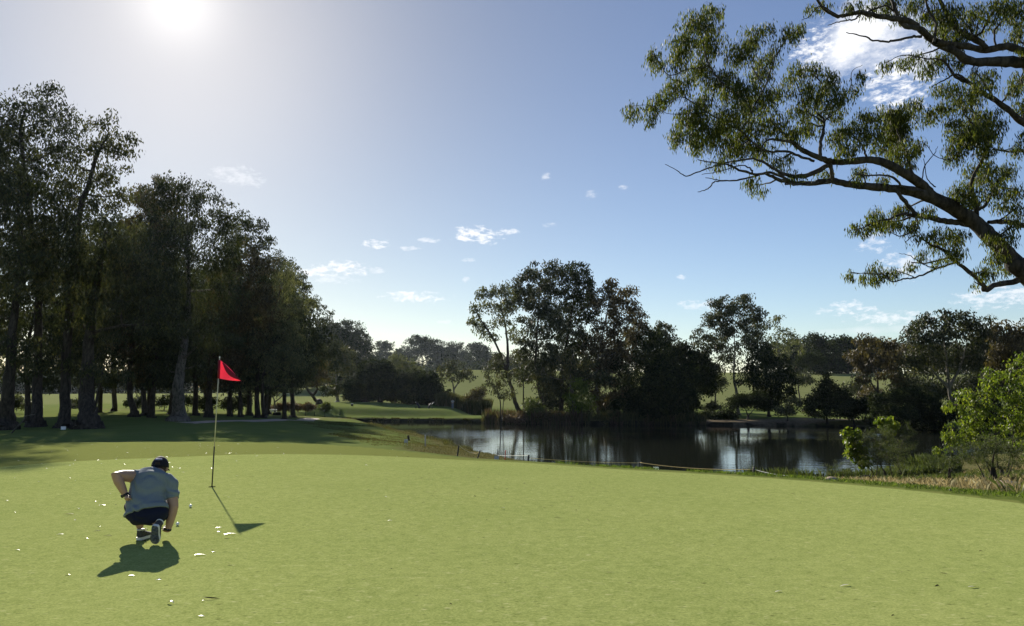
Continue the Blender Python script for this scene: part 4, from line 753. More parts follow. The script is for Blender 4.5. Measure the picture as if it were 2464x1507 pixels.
    D = dict(leaf=(.3, .13), clump=.9, nleaf=34, hang=.1, dens=1.7, shell=.3, group='dark bushes on the far right shore', cat='bush')
    tree('dark_bush', 'tall tufted dark bush in the middle of the right shore', (1990, 1006), 104, [(1990, 915, 12, 16), (1985, 940, 28, 18), (1960, 965, 28, 16), (2010, 960, 32, 20), (1985, 985, 44, 16), (2040, 975, 24, 20)], M_DARK, B_DARK, r0=.15, seed=93, **D)
    tree('dark_bush', 'low dark bush left of the big spreading one', (2055, 1008), 101, [(2050, 985, 36, 16), (2075, 975, 20, 16)], M_DARK, B_DARK, r0=.12, seed=94, **D)
    tree('dark_bush', 'big spreading black bush overhanging the water', (2180, 1025), 94, [(2130, 965, 34, 18), (2180, 955, 40, 16), (2230, 970, 38, 20), (2150, 995, 44, 22), (2220, 1005, 44, 22), (2260, 1010, 22, 20)], M_DARK, B_DARK, r0=.2, seed=95, **D)
    tree('dark_bush', 'dark bush beside the water behind the bright green tree', (2330, 1030), 88, [(2310, 990, 44, 24), (2360, 1000, 44, 26), (2420, 1000, 44, 30)], M_DARK, B_DARK, r0=.2, seed=96, **D)
    tree('shrub', 'grey green scrub on the sand bank', (1895, 1004), 107, [(1890, 985, 20, 12), (1915, 975, 16, 14), (1875, 990, 14, 8)], M_PALE, B_DARK, r0=.08, seed=97, **{**D, 'cat': 'shrub', 'dens': .9})
    # near bank
    N = dict(clump=.26, hang=.7, group='trees and shrubs on the near right bank')
    tree('bright_gum_sapling', 'bright yellow green broad leaved tree at the right edge', (2400, 1190), 27, [(2385, 905, 26, 28), (2430, 930, 36, 36), (2470, 900, 40, 50), (2340, 950, 40, 26), (2300, 975, 26, 24), (2370, 985, 46, 30), (2440, 1000, 40, 40), (2320, 1030, 36, 28), (2290, 1060, 22, 30, .8), (2370, 1045, 40, 28), (2480, 1040, 40, 60), (2260, 1085, 16, 12, .7)], M_BRIGHT, B_DARK, r0=.06,
         trunks=[[(2412, 1178), (2400, 1120), (2395, 1040), (2390, 960)], [(2402, 1176), (2372, 1110), (2360, 1040), (2345, 980)], [(2415, 1170), (2435, 1080), (2440, 980)]], leaf=(.11, .042), nleaf=15, seed=101, dens=.66, **N)
    N2 = dict(clump=.2, nleaf=26, leaf=(.085, .008), hang=-.25, group='trees and shrubs on the near right bank', dens=.62, twig=.004)
    tree('feathery_shrub', 'feathery shrub with several thin stems at the water edge', (2120, 1160), 31, [(2080, 1060, 34, 22), (2130, 1045, 36, 22), (2175, 1060, 26, 28), (2110, 1085, 50, 20), (2160, 1095, 34, 20), (2100, 1110, 36, 14, .7), (2160, 1120, 30, 14, .5), (2187, 1038, 8, 22)], M_NEEDLE, B_DARK, r0=.045,
         trunks=[[(2130, 1163), (2124, 1130), (2105, 1090)], [(2150, 1155), (2140, 1120), (2130, 1080)], [(2172, 1150), (2160, 1110), (2170, 1070)]], seed=102, cat='shrub', **N2)
    tree('bright_gum_sapling', 'small broad leaved sapling poking out of the feathery shrub', (2092, 1160), 31.5, [(2050, 1045, 16, 22), (2058, 1080, 20, 26), (2080, 1105, 14, 14, .8), (2128, 1012, 16, 14), (2145, 1025, 18, 12, .8)], M_BRIGHT, B_DARK, r0=.03, trunks=[[(2100, 1160), (2085, 1120), (2062, 1070)], [(2108, 1150), (2118, 1080), (2130, 1020)]], leaf=(.12, .07), nleaf=16, seed=103, dens=1.3, **{**N, 'clump': .2})
    tree('feathery_shrub', 'twisted stemmed feathery shrub in the straw at the right', (2395, 1182), 21.5, [(2340, 1085, 44, 22), (2400, 1070, 46, 22), (2445, 1085, 34, 26), (2370, 1110, 50, 18), (2430, 1120, 40, 18, .8), (2300, 1105, 34, 16, .8)], M_NEEDLE, B_DARK, r0=.05,
         trunks=[[(2393, 1186), (2378, 1165), (2362, 1135), (2345, 1105)], [(2396, 1186), (2420, 1165), (2428, 1140), (2440, 1110)], [(2394, 1184), (2400, 1155), (2388, 1120)]], seed=104, cat='shrub', **{**N2, 'clump': .16})
    tree('feathery_shrub', 'low feathery shrub between the twisted one and the water', (2285, 1150), 29, [(2260, 1105, 30, 18), (2300, 1100, 30, 20), (2240, 1120, 20, 12, .8), (2290, 1125, 36, 12, .7)], M_NEEDLE, B_DARK, r0=.03, seed=105, cat='shrub', **N2)
    tree('feathery_shrub', 'wispy low shrub standing in the shallows', (2010, 1150), 38.5, [(1990, 1130, 20, 12, .7), (2025, 1125, 22, 14, .8), (2055, 1130, 20, 14, .8)], M_NEEDLE, B_DARK, r0=.02, seed=106, cat='shrub', **N2)
    tree('feathery_shrub', 'small wispy shrub with bare stems below the feathery one', (2285, 1170), 22.5, [(2270, 1145, 16, 14, .4), (2290, 1130, 18, 14, .4)], M_NEEDLE, B_DARK, r0=.02, trunks=[[(2287, 1172), (2282, 1150), (2290, 1130)]], seed=107, cat='shrub', **N2)
    # low bushes on the grass of the far right slope
    for i, (px, py, d, w, h, lab) in enumerate([(1900, 985, 122, 14, 9, 'pale green bush behind the sand bank scrub'), (1945, 990, 116, 16, 9, 'olive bush left of the tall tufted dark bush'), (1710, 985, 124, 26, 16, 'olive bush beside the foot of the tall broad gum'), (1900, 892, 200, 6, 7, 'tiny round sapling on the right hill slope')]):
        tree('shrub', lab, (px, py + h), d, [(px, py, w, h), (px + w * .4, py - h * .5, w * .5, h * .7)], M_OLIVE, B_DARK, r0=.06, leaf=(.3, .12), clump=.8, nleaf=24, dens=1.1, seed=110 + i, cat='shrub', hang=.2, dspread=.3)
right_side()
def far_woods():
    """the woods beyond the meadows, one unbroken mass"""
    r = np.random.default_rng(77); C = []
    for (x0, y0, x1, y1, n, h) in [(-330, 330, -60, 430, 2200, 14), (110, 335, 420, 330, 1600, 14), (-420, 160, -330, 330, 900, 14), (-60, 430, 120, 470, 260, 10)]:
        t = r.random(n); x = x0 + (x1 - x0) * t + r.normal(0, 6, n); y = y0 + (y1 - y0) * t + r.normal(0, 8, n)
        z = H(x, y) + r.random(n) ** .7 * h * (.6 + .4 * vnoise(x * .05, y * 0, 7)); C.append(np.stack([x, y, z], 1))
    C = np.vstack(C); V, T = leaves_arrays(C, 40, 4.2, (1.5, .7), .2, r, tint0=.4)
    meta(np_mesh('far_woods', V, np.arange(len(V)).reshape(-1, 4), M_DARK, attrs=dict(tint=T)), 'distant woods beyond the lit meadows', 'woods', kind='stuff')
far_woods()
# ------------------------------------------------------------------ the near gum at the right
def near_gum():
    r = np.random.default_rng(500)
    D0 = 26.0; kk = D0 / FPX / 2.0427
    def w(cx, cy, d): return unproj(1468.3 + cx / 2.0427, cy / 2.0427, d)
    sk = Skel()
    # trunk off the right edge, standing on the bank
    bx, by = 25.5, 28.5; bz = hz(bx, by); origin = np.array([bx, by, bz])
    j = w(2140, 1480, 27.0)
    T = smooth_poly([[bx, by, bz - .4, 1.1], [bx, by, bz + .1, .95], [bx - .3, by - .2, bz + 1.4, .72], [bx - .9, by - .5, bz + 3.0, .62], [(bx - 1.6), by - .8, bz + 4.6, .52], [bx - .6, by - .6, bz + 7.5, .46], [bx + .6, by - .4, bz + 11, .38], [bx + .2, by, bz + 15, .26], [bx - .8, by + .6, bz + 19, .12]], 5, .02, r)
    sk.poly(T[:, :3], T[:, 3], 16)
    # limbs: crop points with thickness in crop pixels, depth at the start and at the end
    lim = [
     ([(2330, 1560, 104), (2200, 1500, 100), (2034, 1340, 92), (1960, 1260, 84), (1880, 1180, 80), (1780, 1085, 76), (1660, 1010, 66), (1540, 955, 58), (1400, 930, 44), (1280, 917, 38), (1160, 905, 32), (1090, 888, 30), (980, 902, 24), (880, 895, 20), (820, 880, 17), (760, 852, 13)], 27.5, 25),
     ([(1590, 975, 50), (1540, 915, 48), (1440, 850, 44), (1350, 802, 42), (1260, 785, 38), (1170, 796, 34), (1100, 797, 30), (1040, 780, 28), (960, 748, 24), (900, 702, 20), (855, 662, 16), (830, 630, 12)], 26.2, 25),
     ([(1075, 812, 24), (1000, 850, 24), (930, 868, 22), (870, 862, 18), (800, 828, 15), (760, 800, 12), (690, 780, 10), (620, 792, 9), (560, 802, 8), (500, 800, 6), (430, 785, 4)], 25.5, 24.4),
     ([(1080, 808, 16), (1090, 850, 20), (1100, 900, 20)], 25.4, 25.5),
     ([(880, 893, 14), (800, 850, 14), (720, 856, 13), (650, 842, 12), (560, 808, 8), (500, 822, 7), (440, 842, 6), (372, 866, 5), (330, 838, 4), (270, 808, 2.5)], 25, 24.2),
     ([(700, 856, 9), (690, 830, 8), (640, 812, 6), (560, 838, 4), (450, 858, 2.5)], 24.8, 24),
     ([(760, 852, 9), (640, 884, 8), (560, 889, 7), (510, 896, 6), (480, 930, 5), (430, 944, 3)], 25, 24),
     ([(560, 889, 5), (510, 882, 4), (468, 874, 2.5)], 24.4, 24.2),
     ([(980, 898, 14), (930, 905, 12), (860, 905, 10)], 25, 24.6),
     ([(1030, 778, 18), (1035, 700, 17), (1050, 600, 13), (1005, 530, 10), (1055, 440, 8), (990, 360, 5)], 25.3, 25.8),
     ([(1050, 600, 9), (1130, 520, 7), (1180, 430, 5), (1190, 350, 3), (1240, 320, 2)], 25.5, 26),
     ([(1050, 600, 8), (960, 540, 6), (930, 450, 4), (900, 380, 3)], 25.5, 25),
     ([(900, 700, 15), (840, 690, 13), (770, 690, 9), (740, 740, 6)], 25, 24.6),
     ([(1000, 792, 14), (940, 772, 13), (860, 745, 12), (760, 742, 10), (690, 690, 9), (640, 645, 9), (560, 600, 9), (475, 552, 7), (400, 500, 6), (330, 480, 4), (250, 560, 3)], 25.3, 24.3),
     ([(475, 552, 6), (300, 562, 3), (200, 520, 2.5), (90, 520, 2)], 24.5, 24),
     ([(640, 645, 12), (690, 560, 11), (640, 470, 10), (560, 420, 9), (490, 330, 8), (455, 220, 6), (430, 110, 4)], 25, 25.4),
     ([(490, 330, 5), (380, 340, 5), (290, 370, 4), (240, 300, 3), (200, 250, 2)], 25.2, 24.6),
     ([(690, 560, 9), (760, 430, 8), (800, 310, 6), (860, 200, 5), (940, 130, 3)], 25, 26),
     ([(760, 430, 6), (700, 330, 5), (680, 230, 4), (700, 150, 2.5)], 25.2, 25.6),
     ([(1800, 1085, 30), (1798, 1000, 24), (1775, 900, 20), (1830, 780, 16), (1850, 700, 13), (1790, 620, 10), (1740, 560, 6)], 26.9, 26),
     ([(1810, 1030, 20), (1850, 1000, 16), (1900, 900, 12), (1960, 850, 8)], 26.9, 27.5),
     ([(1500, 895, 16), (1470, 800, 12), (1440, 720, 9), (1410, 640, 7), (1400, 580, 5)], 26, 25.6),
     ([(1530, 900, 6), (1545, 820, 5), (1590, 760, 4), (1610, 720, 2)], 26, 25.8),
     ([(1260, 780, 12), (1240, 720, 9), (1200, 680, 6), (1120, 640, 4)], 25.8, 25.4),
     ([(1540, 940, 12), (1600, 900, 12), (1350, 860, 10), (1230, 855, 6), (1190, 830, 3)][0:1] + [(1450, 930, 11), (1400, 880, 12), (1340, 862, 10), (1240, 862, 7), (1190, 850, 3)], 26, 25.4),
     ([(1800, 1108, 34), (1720, 1095, 32), (1640, 1086, 30), (1560, 1068, 26), (1500, 1062, 22), (1440, 1052, 14), (1380, 1075, 11), (1300, 1092, 8), (1240, 1120, 5), (1190, 1130, 3)], 27, 25.6),
     ([(1510, 1060, 20), (1470, 1020, 20), (1440, 980, 20), (1405, 935, 18)], 26.3, 26),
     ([(1500, 1062, 12), (1510, 1120, 9), (1430, 1160, 6), (1370, 1140, 3)], 26.2, 25.6),
     ([(2200, 1500, 40), (2120, 1400, 36), (2034, 1372, 34), (1980, 1386, 32), (1900, 1400, 28), (1842, 1425, 26), (1830, 1400, 24), (1780, 1345, 22), (1700, 1290, 17), (1640, 1232, 13), (1580, 1205, 10), (1500, 1160, 6), (1450, 1190, 4)], 27.4, 26),
     ([(1700, 1290, 12), (1600, 1322, 10), (1500, 1365, 8), (1440, 1372, 7), (1390, 1386, 6), (1340, 1350, 5), (1260, 1345, 4), (1180, 1340, 2.5)], 26.4, 25.4),
     ([(1600, 1322, 6), (1540, 1300, 5), (1480, 1260, 4), (1420, 1245, 2)], 26.2, 25.8),
     ([(2420, 1130, 60), (2250, 1120, 44), (2034, 1108, 30), (1960, 1092, 26), (1860, 1092, 20)], 28, 27),
     ([(2420, 330, 90), (2240, 318, 74), (2034, 308, 60), (1900, 302, 52), (1770, 302, 44), (1700, 255, 40), (1600, 208, 36), (1540, 160, 34), (1480, 110, 30), (1400, 92, 28), (1330, 82, 26), (1230, 62, 22), (1180, 70, 20), (1120, 80, 18), (1065, 55, 15), (1025, 12, 12), (1000, -50, 8)], 27.5, 25),
     ([(2420, 210, 70), (2200, 262, 56), (2034, 252, 44), (1950, 228, 40), (1850, 246, 36), (1740, 226, 34), (1650, 215, 30), (1600, 205, 30)], 28, 26.4),
     ([(1850, 240, 30), (1800, 196, 36), (1710, 150, 28), (1650, 60, 22), (1600, -40, 16)], 27, 27),
     ([(1520, 140, 26), (1440, 125, 22), (1400, 50, 20), (1370, -40, 14)], 26, 26.4),
     ([(1530, 180, 16), (1480, 182, 14), (1400, 200, 12), (1350, 205, 11), (1290, 198, 9), (1240, 178, 7), (1160, 160, 4)], 26, 25),
     ([(1240, 62, 10), (1200, 95, 8), (1140, 105, 6), (1110, 112, 5), (1070, 125, 3)], 25.8, 25.2),
     ([(1110, 70, 6), (1030, 30, 5), (980, 80, 4), (940, 100, 2.5)], 25.2, 24.8),
     ([(1260, 66, 12), (1310, 40, 10), (1370, 35, 9), (1440, 110, 9)], 25.8, 26.2),
     ([(1590, 210, 14), (1600, 120, 14), (1560, 40, 12), (1540, -30, 9)], 26.2, 26.8),
     ([(2420, 760, 60), (2200, 690, 46), (2034, 606, 36), (1980, 562, 32), (1900, 498, 28), (1820, 450, 24), (1770, 410, 20), (1700, 380, 16), (1640, 300, 10), (1560, 290, 7), (1440, 272, 5), (1350, 312, 3)], 28, 25.6),
     ([(1760, 400, 12), (1700, 365, 10), (1640, 395, 7), (1580, 425, 4)], 26.6, 26),
     ([(1890, 500, 10), (1850, 420, 8), (1800, 350, 6), (1850, 300, 3)], 27, 26.6),
     ([(1895, 220, 10), (1890, 150, 9), (1940, 90, 8), (1980, 40, 5)], 27, 27.4),
     ([(1800, 180, 6), (1810, 120, 5), (1840, 70, 4), (1900, 30, 2)], 27, 27),
     ([(2300, 800, 30), (2034, 745, 18), (1970, 745, 12), (1900, 735, 8), (1840, 690, 6)], 28, 26.5),
     ([(1600, 920, 7), (1560, 880, 5), (1540, 780, 3)], 26.2, 26),
     ([(1680, 790, 5), (1600, 770, 4), (1540, 700, 2.5), (1480, 730, 2)], 26.3, 26),
    ]
    for pts, d0, d1 in lim:
        n = len(pts); P = []
        for i, (cx, cy, th) in enumerate(pts):
            t = i / (n - 1); d = d0 + (d1 - d0) * t + r.normal(0, .10)
            P.append([*w(cx, cy, d), th * kk / 2])
        S = smooth_poly(P, 5, .010, r); S[:, 3] *= 1 + r.normal(0, .06, len(S)); S[:, 3] = np.maximum(S[:, 3], .008)
        sk.poly(S[:, :3], S[:, 3], 14 if pts[0][2] > 30 else 8)
    # bring the three high limbs back to the trunk
    for (cx, cy, th, d), q in (((2420, 1130, 60, 28), [bx - 1.2, by - .6, bz + 5.4]), ((2330, 1560, 104, 27.5), [bx - 1.5, by - .7, bz + 4.2]), ((2420, 330, 90, 27.5), [bx + .3, by - .4, bz + 10.6]), ((2420, 210, 70, 28), [bx + .5, by - .3, bz + 12]), ((2420, 760, 60, 28), [bx - .8, by - .6, bz + 7.2])):
        a = w(cx, cy, d); t = np.linspace(0, 1, 6)[:, None]; sk.poly(a * (1 - t) + np.array(q) * t, np.linspace(th, th * 1.15, 6) * kk / 2, 12)
    bl = [(440, 95, 130, 70), (500, 40, 70, 30), (350, 200, 90, 60), (480, 210, 110, 70), (205, 255, 34, 50), (240, 310, 50, 30, .7), (330, 290, 70, 50, .8), (440, 330, 80, 50), (700, 165, 70, 60, .9), (780, 130, 40, 30, .8), (880, 150, 60, 50, .9), (930, 130, 30, 40, .8),
          (640, 250, 90, 60, 1.2), (540, 380, 110, 55, 1.2), (740, 330, 70, 80), (800, 250, 50, 50, .7), (640, 430, 110, 60, 1.3), (340, 410, 80, 50, 1.2), (260, 470, 70, 40), (200, 500, 50, 40, .9), (95, 525, 26, 40), (140, 540, 30, 26, .6), (200, 570, 36, 30, .9), (400, 560, 90, 90, 1.3), (460, 480, 60, 50),
          (325, 640, 40, 70, .9), (420, 690, 50, 60), (500, 640, 100, 80, 1.1), (600, 560, 110, 90, 1.1), (660, 650, 100, 80), (700, 500, 70, 70), (780, 460, 60, 60, .9), (850, 420, 60, 60, .8), (790, 590, 90, 70), (740, 720, 90, 50, .8), (600, 720, 100, 40, .9), (540, 780, 80, 26, .7), (690, 880, 40, 34, .9), (740, 910, 30, 26, .7), (840, 780, 70, 40, .6), (900, 640, 60, 60, .8),
          (930, 340, 80, 50, .8), (1010, 330, 60, 40, .7), (1070, 390, 70, 50), (980, 450, 100, 60), (1110, 460, 60, 50), (1180, 440, 40, 30, .8), (1220, 365, 32, 26, .9), (930, 530, 70, 50, .8), (1020, 540, 60, 50, .7), (960, 610, 80, 50, .8), (1120, 540, 60, 50, .6),
          (1110, 650, 50, 50, 1.1), (1170, 620, 50, 40, 1.2), (1150, 720, 60, 50, 1.1), (1270, 560, 80, 44, .9), (1260, 640, 80, 60, 1.2), (1330, 700, 60, 50), (1400, 540, 80, 50, 1.5), (1400, 600, 66, 60, 2.4), (1420, 660, 60, 50, 1.3), (1490, 510, 50, 40), (1540, 560, 50, 40, .7), (1440, 730, 80, 50, 1.2), (1500, 700, 40, 40), (1450, 800, 50, 40, .8), (1380, 760, 40, 40, .7), (1060, 840, 60, 24, .6), (900, 850, 60, 30, .5), (1230, 830, 60, 26, .7), (1200, 870, 40, 20, .6), (1340, 870, 50, 26, .6),
          (1790, 590, 90, 50, 1.2), (1800, 650, 90, 60, 2.0), (1690, 590, 50, 40), (1700, 660, 50, 50), (1700, 740, 50, 60, 1.1), (1880, 620, 50, 60), (1850, 720, 60, 50), (1800, 830, 70, 60, .9), (1870, 850, 70, 60), (1720, 920, 60, 40, 1.2), (1700, 960, 50, 26, 1.1), (1780, 940, 50, 40), (1890, 930, 60, 50, .9), (1950, 830, 50, 50, .8), (1990, 930, 50, 50, .9), (2010, 1010, 50, 50, .8), (1930, 1000, 50, 40, .6), (1620, 520, 60, 34, .8), (1600, 570, 50, 20, .5), (1680, 500, 60, 26, .7), (1760, 500, 60, 40, .9), (1850, 540, 60, 30, .9),
          (1640, 420, 60, 40, .9), (1720, 440, 50, 50, .8), (1800, 430, 70, 60, .9), (1850, 370, 60, 50, .8), (1780, 350, 60, 30, .6), (1500, 275, 60, 30, .9), (1440, 290, 40, 26, .8), (1355, 310, 34, 30, .9), (1560, 330, 60, 36, .7), (1620, 270, 60, 40, 1.0), (1690, 300, 50, 30, .8),
          (1650, 60, 80, 70, 1.1), (1700, 180, 60, 50, 1.4), (1620, 140, 60, 50, 1.2), (1750, 120, 60, 60, .9), (1560, 60, 50, 50, .9), (1780, 40, 60, 50, .8), (1900, 30, 80, 60, 1.0), (1990, 40, 70, 70, 1.2), (1860, 110, 60, 30, .7), (2000, 150, 50, 60, 1), (2040, 240, 40, 40), (2020, 380, 50, 60, 1), (1980, 420, 40, 50, .8), (2040, 500, 50, 60), (1480, 20, 70, 40, .9), (1350, 10, 90, 40, 1.0), (1260, 30, 40, 30, .6), (1180, 15, 50, 24, .8), (1040, 10, 50, 26, .8), (980, 20, 30, 20, .7), (1420, 70, 40, 30, .5), (2040, 650, 40, 50, .8), (1990, 720, 40, 40, .8), (1760, 1000, 40, 30, .8),
          (1300, 1040, 50, 30, .9), (1350, 1080, 70, 40, 1.2), (1260, 1110, 44, 30, .9), (1200, 1105, 34, 24, .9), (1430, 1020, 60, 34, 1.1), (1400, 1080, 50, 30, .8), (1470, 1110, 44, 26, .8), (1560, 1030, 50, 26, .8), (1530, 1150, 50, 26, .5), (1620, 1120, 60, 36, .9), (1700, 1150, 60, 44, 1), (1690, 1220, 60, 40, 1), (1590, 1190, 40, 30, .8), (1540, 1230, 40, 20, .7), (1620, 1270, 40, 20, .6), (1850, 1320, 50, 36, 1.1), (1900, 1250, 50, 50, .8), (1950, 1300, 40, 40, .7), (1300, 1290, 34, 26, .9), (1320, 1340, 50, 34, 1.1), (1390, 1325, 40, 30, .8), (1250, 1345, 34, 20, .9), (1180, 1335, 30, 20, .9), (1480, 1290, 30, 18, .8), (1940, 1150, 50, 50, .7), (1860, 1160, 40, 40, .5), (1790, 1385, 22, 16, .6), (1990, 1080, 40, 30, .8), (1500, 1080, 40, 26, .7)]
    # unseen part of the crown, above and right of the frame
    bl += [(r.uniform(1100, 2500), r.uniform(-500, -60), r.uniform(90, 170), r.uniform(70, 120), .5) for _ in range(16)] + [(r.uniform(2180, 3000), r.uniform(-300, 900), 150, 110, .5) for _ in range(14)]
    B = []
    for q in bl:
        cx, cy, rx, ry = q[:4]; d = r.uniform(24.6, 26.6) if cx < 1300 else r.uniform(25.6, 28)
        s = d / FPX / 2.0427; B.append((w(cx, cy, d), (rx * s, (rx + ry) * .6 * s + .15, ry * s), q[4] if len(q) > 4 else 1))
    C = np.vstack(crown_blobs(sk, B, r, .25, 2.3, rmin=.0035, k_r=.012, shell=.5, curl=.25))
    V, T = leaves_arrays(C, 9, .26, (.165, .034), 1.3, r, spray=.26, tvar=.25)
    root = empty('gum_tree', tuple(origin), 'huge near gum whose long dark limbs hang in from the upper right corner', 'tree')
    tubes_mesh('trunk', sk.polys, B_GUM, root, origin)
    np_mesh('crown', V, np.arange(len(V)).reshape(-1, 4), M_GUM, root, attrs=dict(tint=T), origin=origin)
near_gum()

# ------------------------------------------------------------------ flagstick, cup, balls
M_RED = None
def cloth_mat(name, c, trans=.4, rough=.8):
    m, nt, ns, L, p = mat_new(name)
    n = ns.new('ShaderNodeTexNoise'); n.inputs['Scale'].default_value = 60; tc = ns.new('ShaderNodeTexCoord'); L.new(tc.outputs['Object'], n.inputs['Vector'])
    r = ns.new('ShaderNodeValToRGB'); r.color_ramp.elements[0].color = (*[v * .88 for v in c], 1); r.color_ramp.elements[1].color = (*[min(1, v * 1.08) for v in c], 1)
    L.new(n.outputs['Fac'], r.inputs['Fac']); L.new(r.outputs['Color'], p.inputs['Base Color']); p.inputs['Roughness'].default_value = rough; p.inputs['Specular IOR Level'].default_value = .2
    if trans:
        t = ns.new('ShaderNodeBsdfTranslucent'); L.new(r.outputs['Color'], t.inputs['Color']); mx = ns.new('ShaderNodeMixShader'); mx.inputs[0].default_value = trans
        L.new(p.outputs[0], mx.inputs[1]); L.new(t.outputs[0], mx.inputs[2]); L.new(mx.outputs[0], ns['Material Output'].inputs['Surface'])
    return m
M_RED = cloth_mat('red_cloth', (.84, .12, .21), .55)
M_REDSLEEVE = cloth_mat('dark_red_cloth', (.16, .012, .03), .1)
M_WHITE = simple('white_paint', (.78, .78, .76), .45, .05, 8)
M_BLACK = simple('black_paint', (.018, .018, .02), .55, .3, 12, bump=.2)
M_POLE = simple('pale_fibreglass', (.42, .40, .32), .4, .08, 10)
M_BALL = simple('ball_white', (.80, .80, .80), .3, .03, 60, spec=.5)
M_GREYBOARD = simple('grey_board', (.34, .35, .34), .6, .15, 9)
M_ROPE = simple('straw_rope', (.40, .31, .13), .9, .25, 90, spec=.1)
M_ROPEW = simple('white_rope', (.50, .49, .42), .9, .1, 90, spec=.1)
M_HOLE = simple('cup_shade_paint', (.012, .012, .010), 1.0, spec=0)
def flagstick():
    bx, by = unproj(510, 1170, 12.83)[:2]; z0 = GZ(bx, by)
    top = unproj(528.5, 861, 12.83)
    B = np.array([bx, by, z0]); Tp = np.array([top[0], by, top[2]])
    root = empty('flagstick', tuple(B), 'red flag on a thin pole standing in the hole on the green', 'golf flag')
    L = lambda t: (Tp - B) * t
    MB().tube([L(-.02), L(.31)], .0105, 10).build('pole_base', M_BLACK, root)
    MB().tube([L(.31), L(1.0)], .0085, 10).build('pole', M_POLE, root)
    MB().tube([L(.998), L(1.004), L(1.012)], [.010, .012, .004], 10).build('pole_cap', M_WHITE, root)
    # flag: triangular cloth, sagging, with the upper outer corner folded
    u1, v1 = unproj(528, 865, 12.83), unproj(526, 911, 12.83)
    A = np.array([u1[0], by, u1[2]]) - B; Cc = np.array([v1[0], by, v1[2]]) - B; tip = unproj(583, 917, 12.83); Tt = np.array([tip[0], by - .06, tip[2]]) - B
    V = []; F = []; n = 14
    for i in range(n + 1):
        s = i / n
        for j in range(n + 1):
            t = j / n                      # s from pole to tip, t top to bottom
            p0 = A * (1 - t) + Cc * t; edge = p0 * (1 - s) + Tt * s
            edge = edge + np.array([0, .030 * math.sin(s * 5.0 + t * 2.6) * s ** .5 + (.055 * s * (1 - s) * 4 * (1 - t) ** 2), -.01 * math.sin(s * math.pi) * t])
            V.append(edge)
    for i in range(n):
        for j in range(n): a = i * (n + 1) + j; F.append((a, a + 1, a + n + 2, a + n + 1))
    fl = py_mesh('flag', V, F, M_RED, root, True); sm = fl.modifiers.new('thick', 'SOLIDIFY'); sm.thickness = .002
    # folded over flap along the upper edge
    V = []; F = []; n = 8
    for i in range(n + 1):
        s = .16 + .80 * i / n; e = A * (1 - s) + Tt * s; inn = e + np.array([-.045 * math.sin((s - .16) / .8 * math.pi), -.016, -.052 * math.sin((s - .16) / .8 * math.pi)])
        V += [e + np.array([.008, -.012, .006]), (e + inn) / 2 + np.array([0, -.022, 0]), inn]
    for i in range(n):
        for j in range(2): a = i * 3 + j; F.append((a, a + 1, a + 4, a + 3))
    fd = py_mesh('flag_fold', V, F, M_REDSLEEVE, fl, True); sm = fd.modifiers.new('thick', 'SOLIDIFY'); sm.thickness = .002
    MB().tube([A * .995 + [0, 0, 0], Cc], [.019, .019], 12).build('flag_sleeve', M_REDSLEEVE, fl)
    hole = MB(); hole.tube([(0, 0, -.12), (0, 0, .004)], [.054, .056], 24)  # closed plug; its near-black top is painted for the shade inside the cup
    cup = hole.build('golf_hole', M_HOLE); cup.location = (bx, by, z0); meta(cup, 'round hole at the foot of the flag pole, its shade painted as a dark disc', 'golf hole')
    return B
flagstick()
def ball(px, py, label, lift=.0213, d=None, free=False):
    d = d or 1.6 * FPX / (py + 4 - 938.0) * 1.0; p = unproj(px, py + 4, d)
    m = MB(); m.ell((0, 0, 0), (.0213,) * 3, 20, 14); o = m.build('golf_ball', M_BALL); o.location = (p[0], p[1], p[2] if free else GZ(p[0], p[1]) + lift); meta(o, label, 'golf ball', 'golf balls on the green')
ball(458.5, 1212, 'white golf ball lying between the crouching man and the flag')
ball(427.5, 1253, 'white golf ball showing just past the man\'s right forearm')

ball(398.2, 1266, 'white golf ball held in the crouching man\'s right fingertips', d=8.60, free=True)
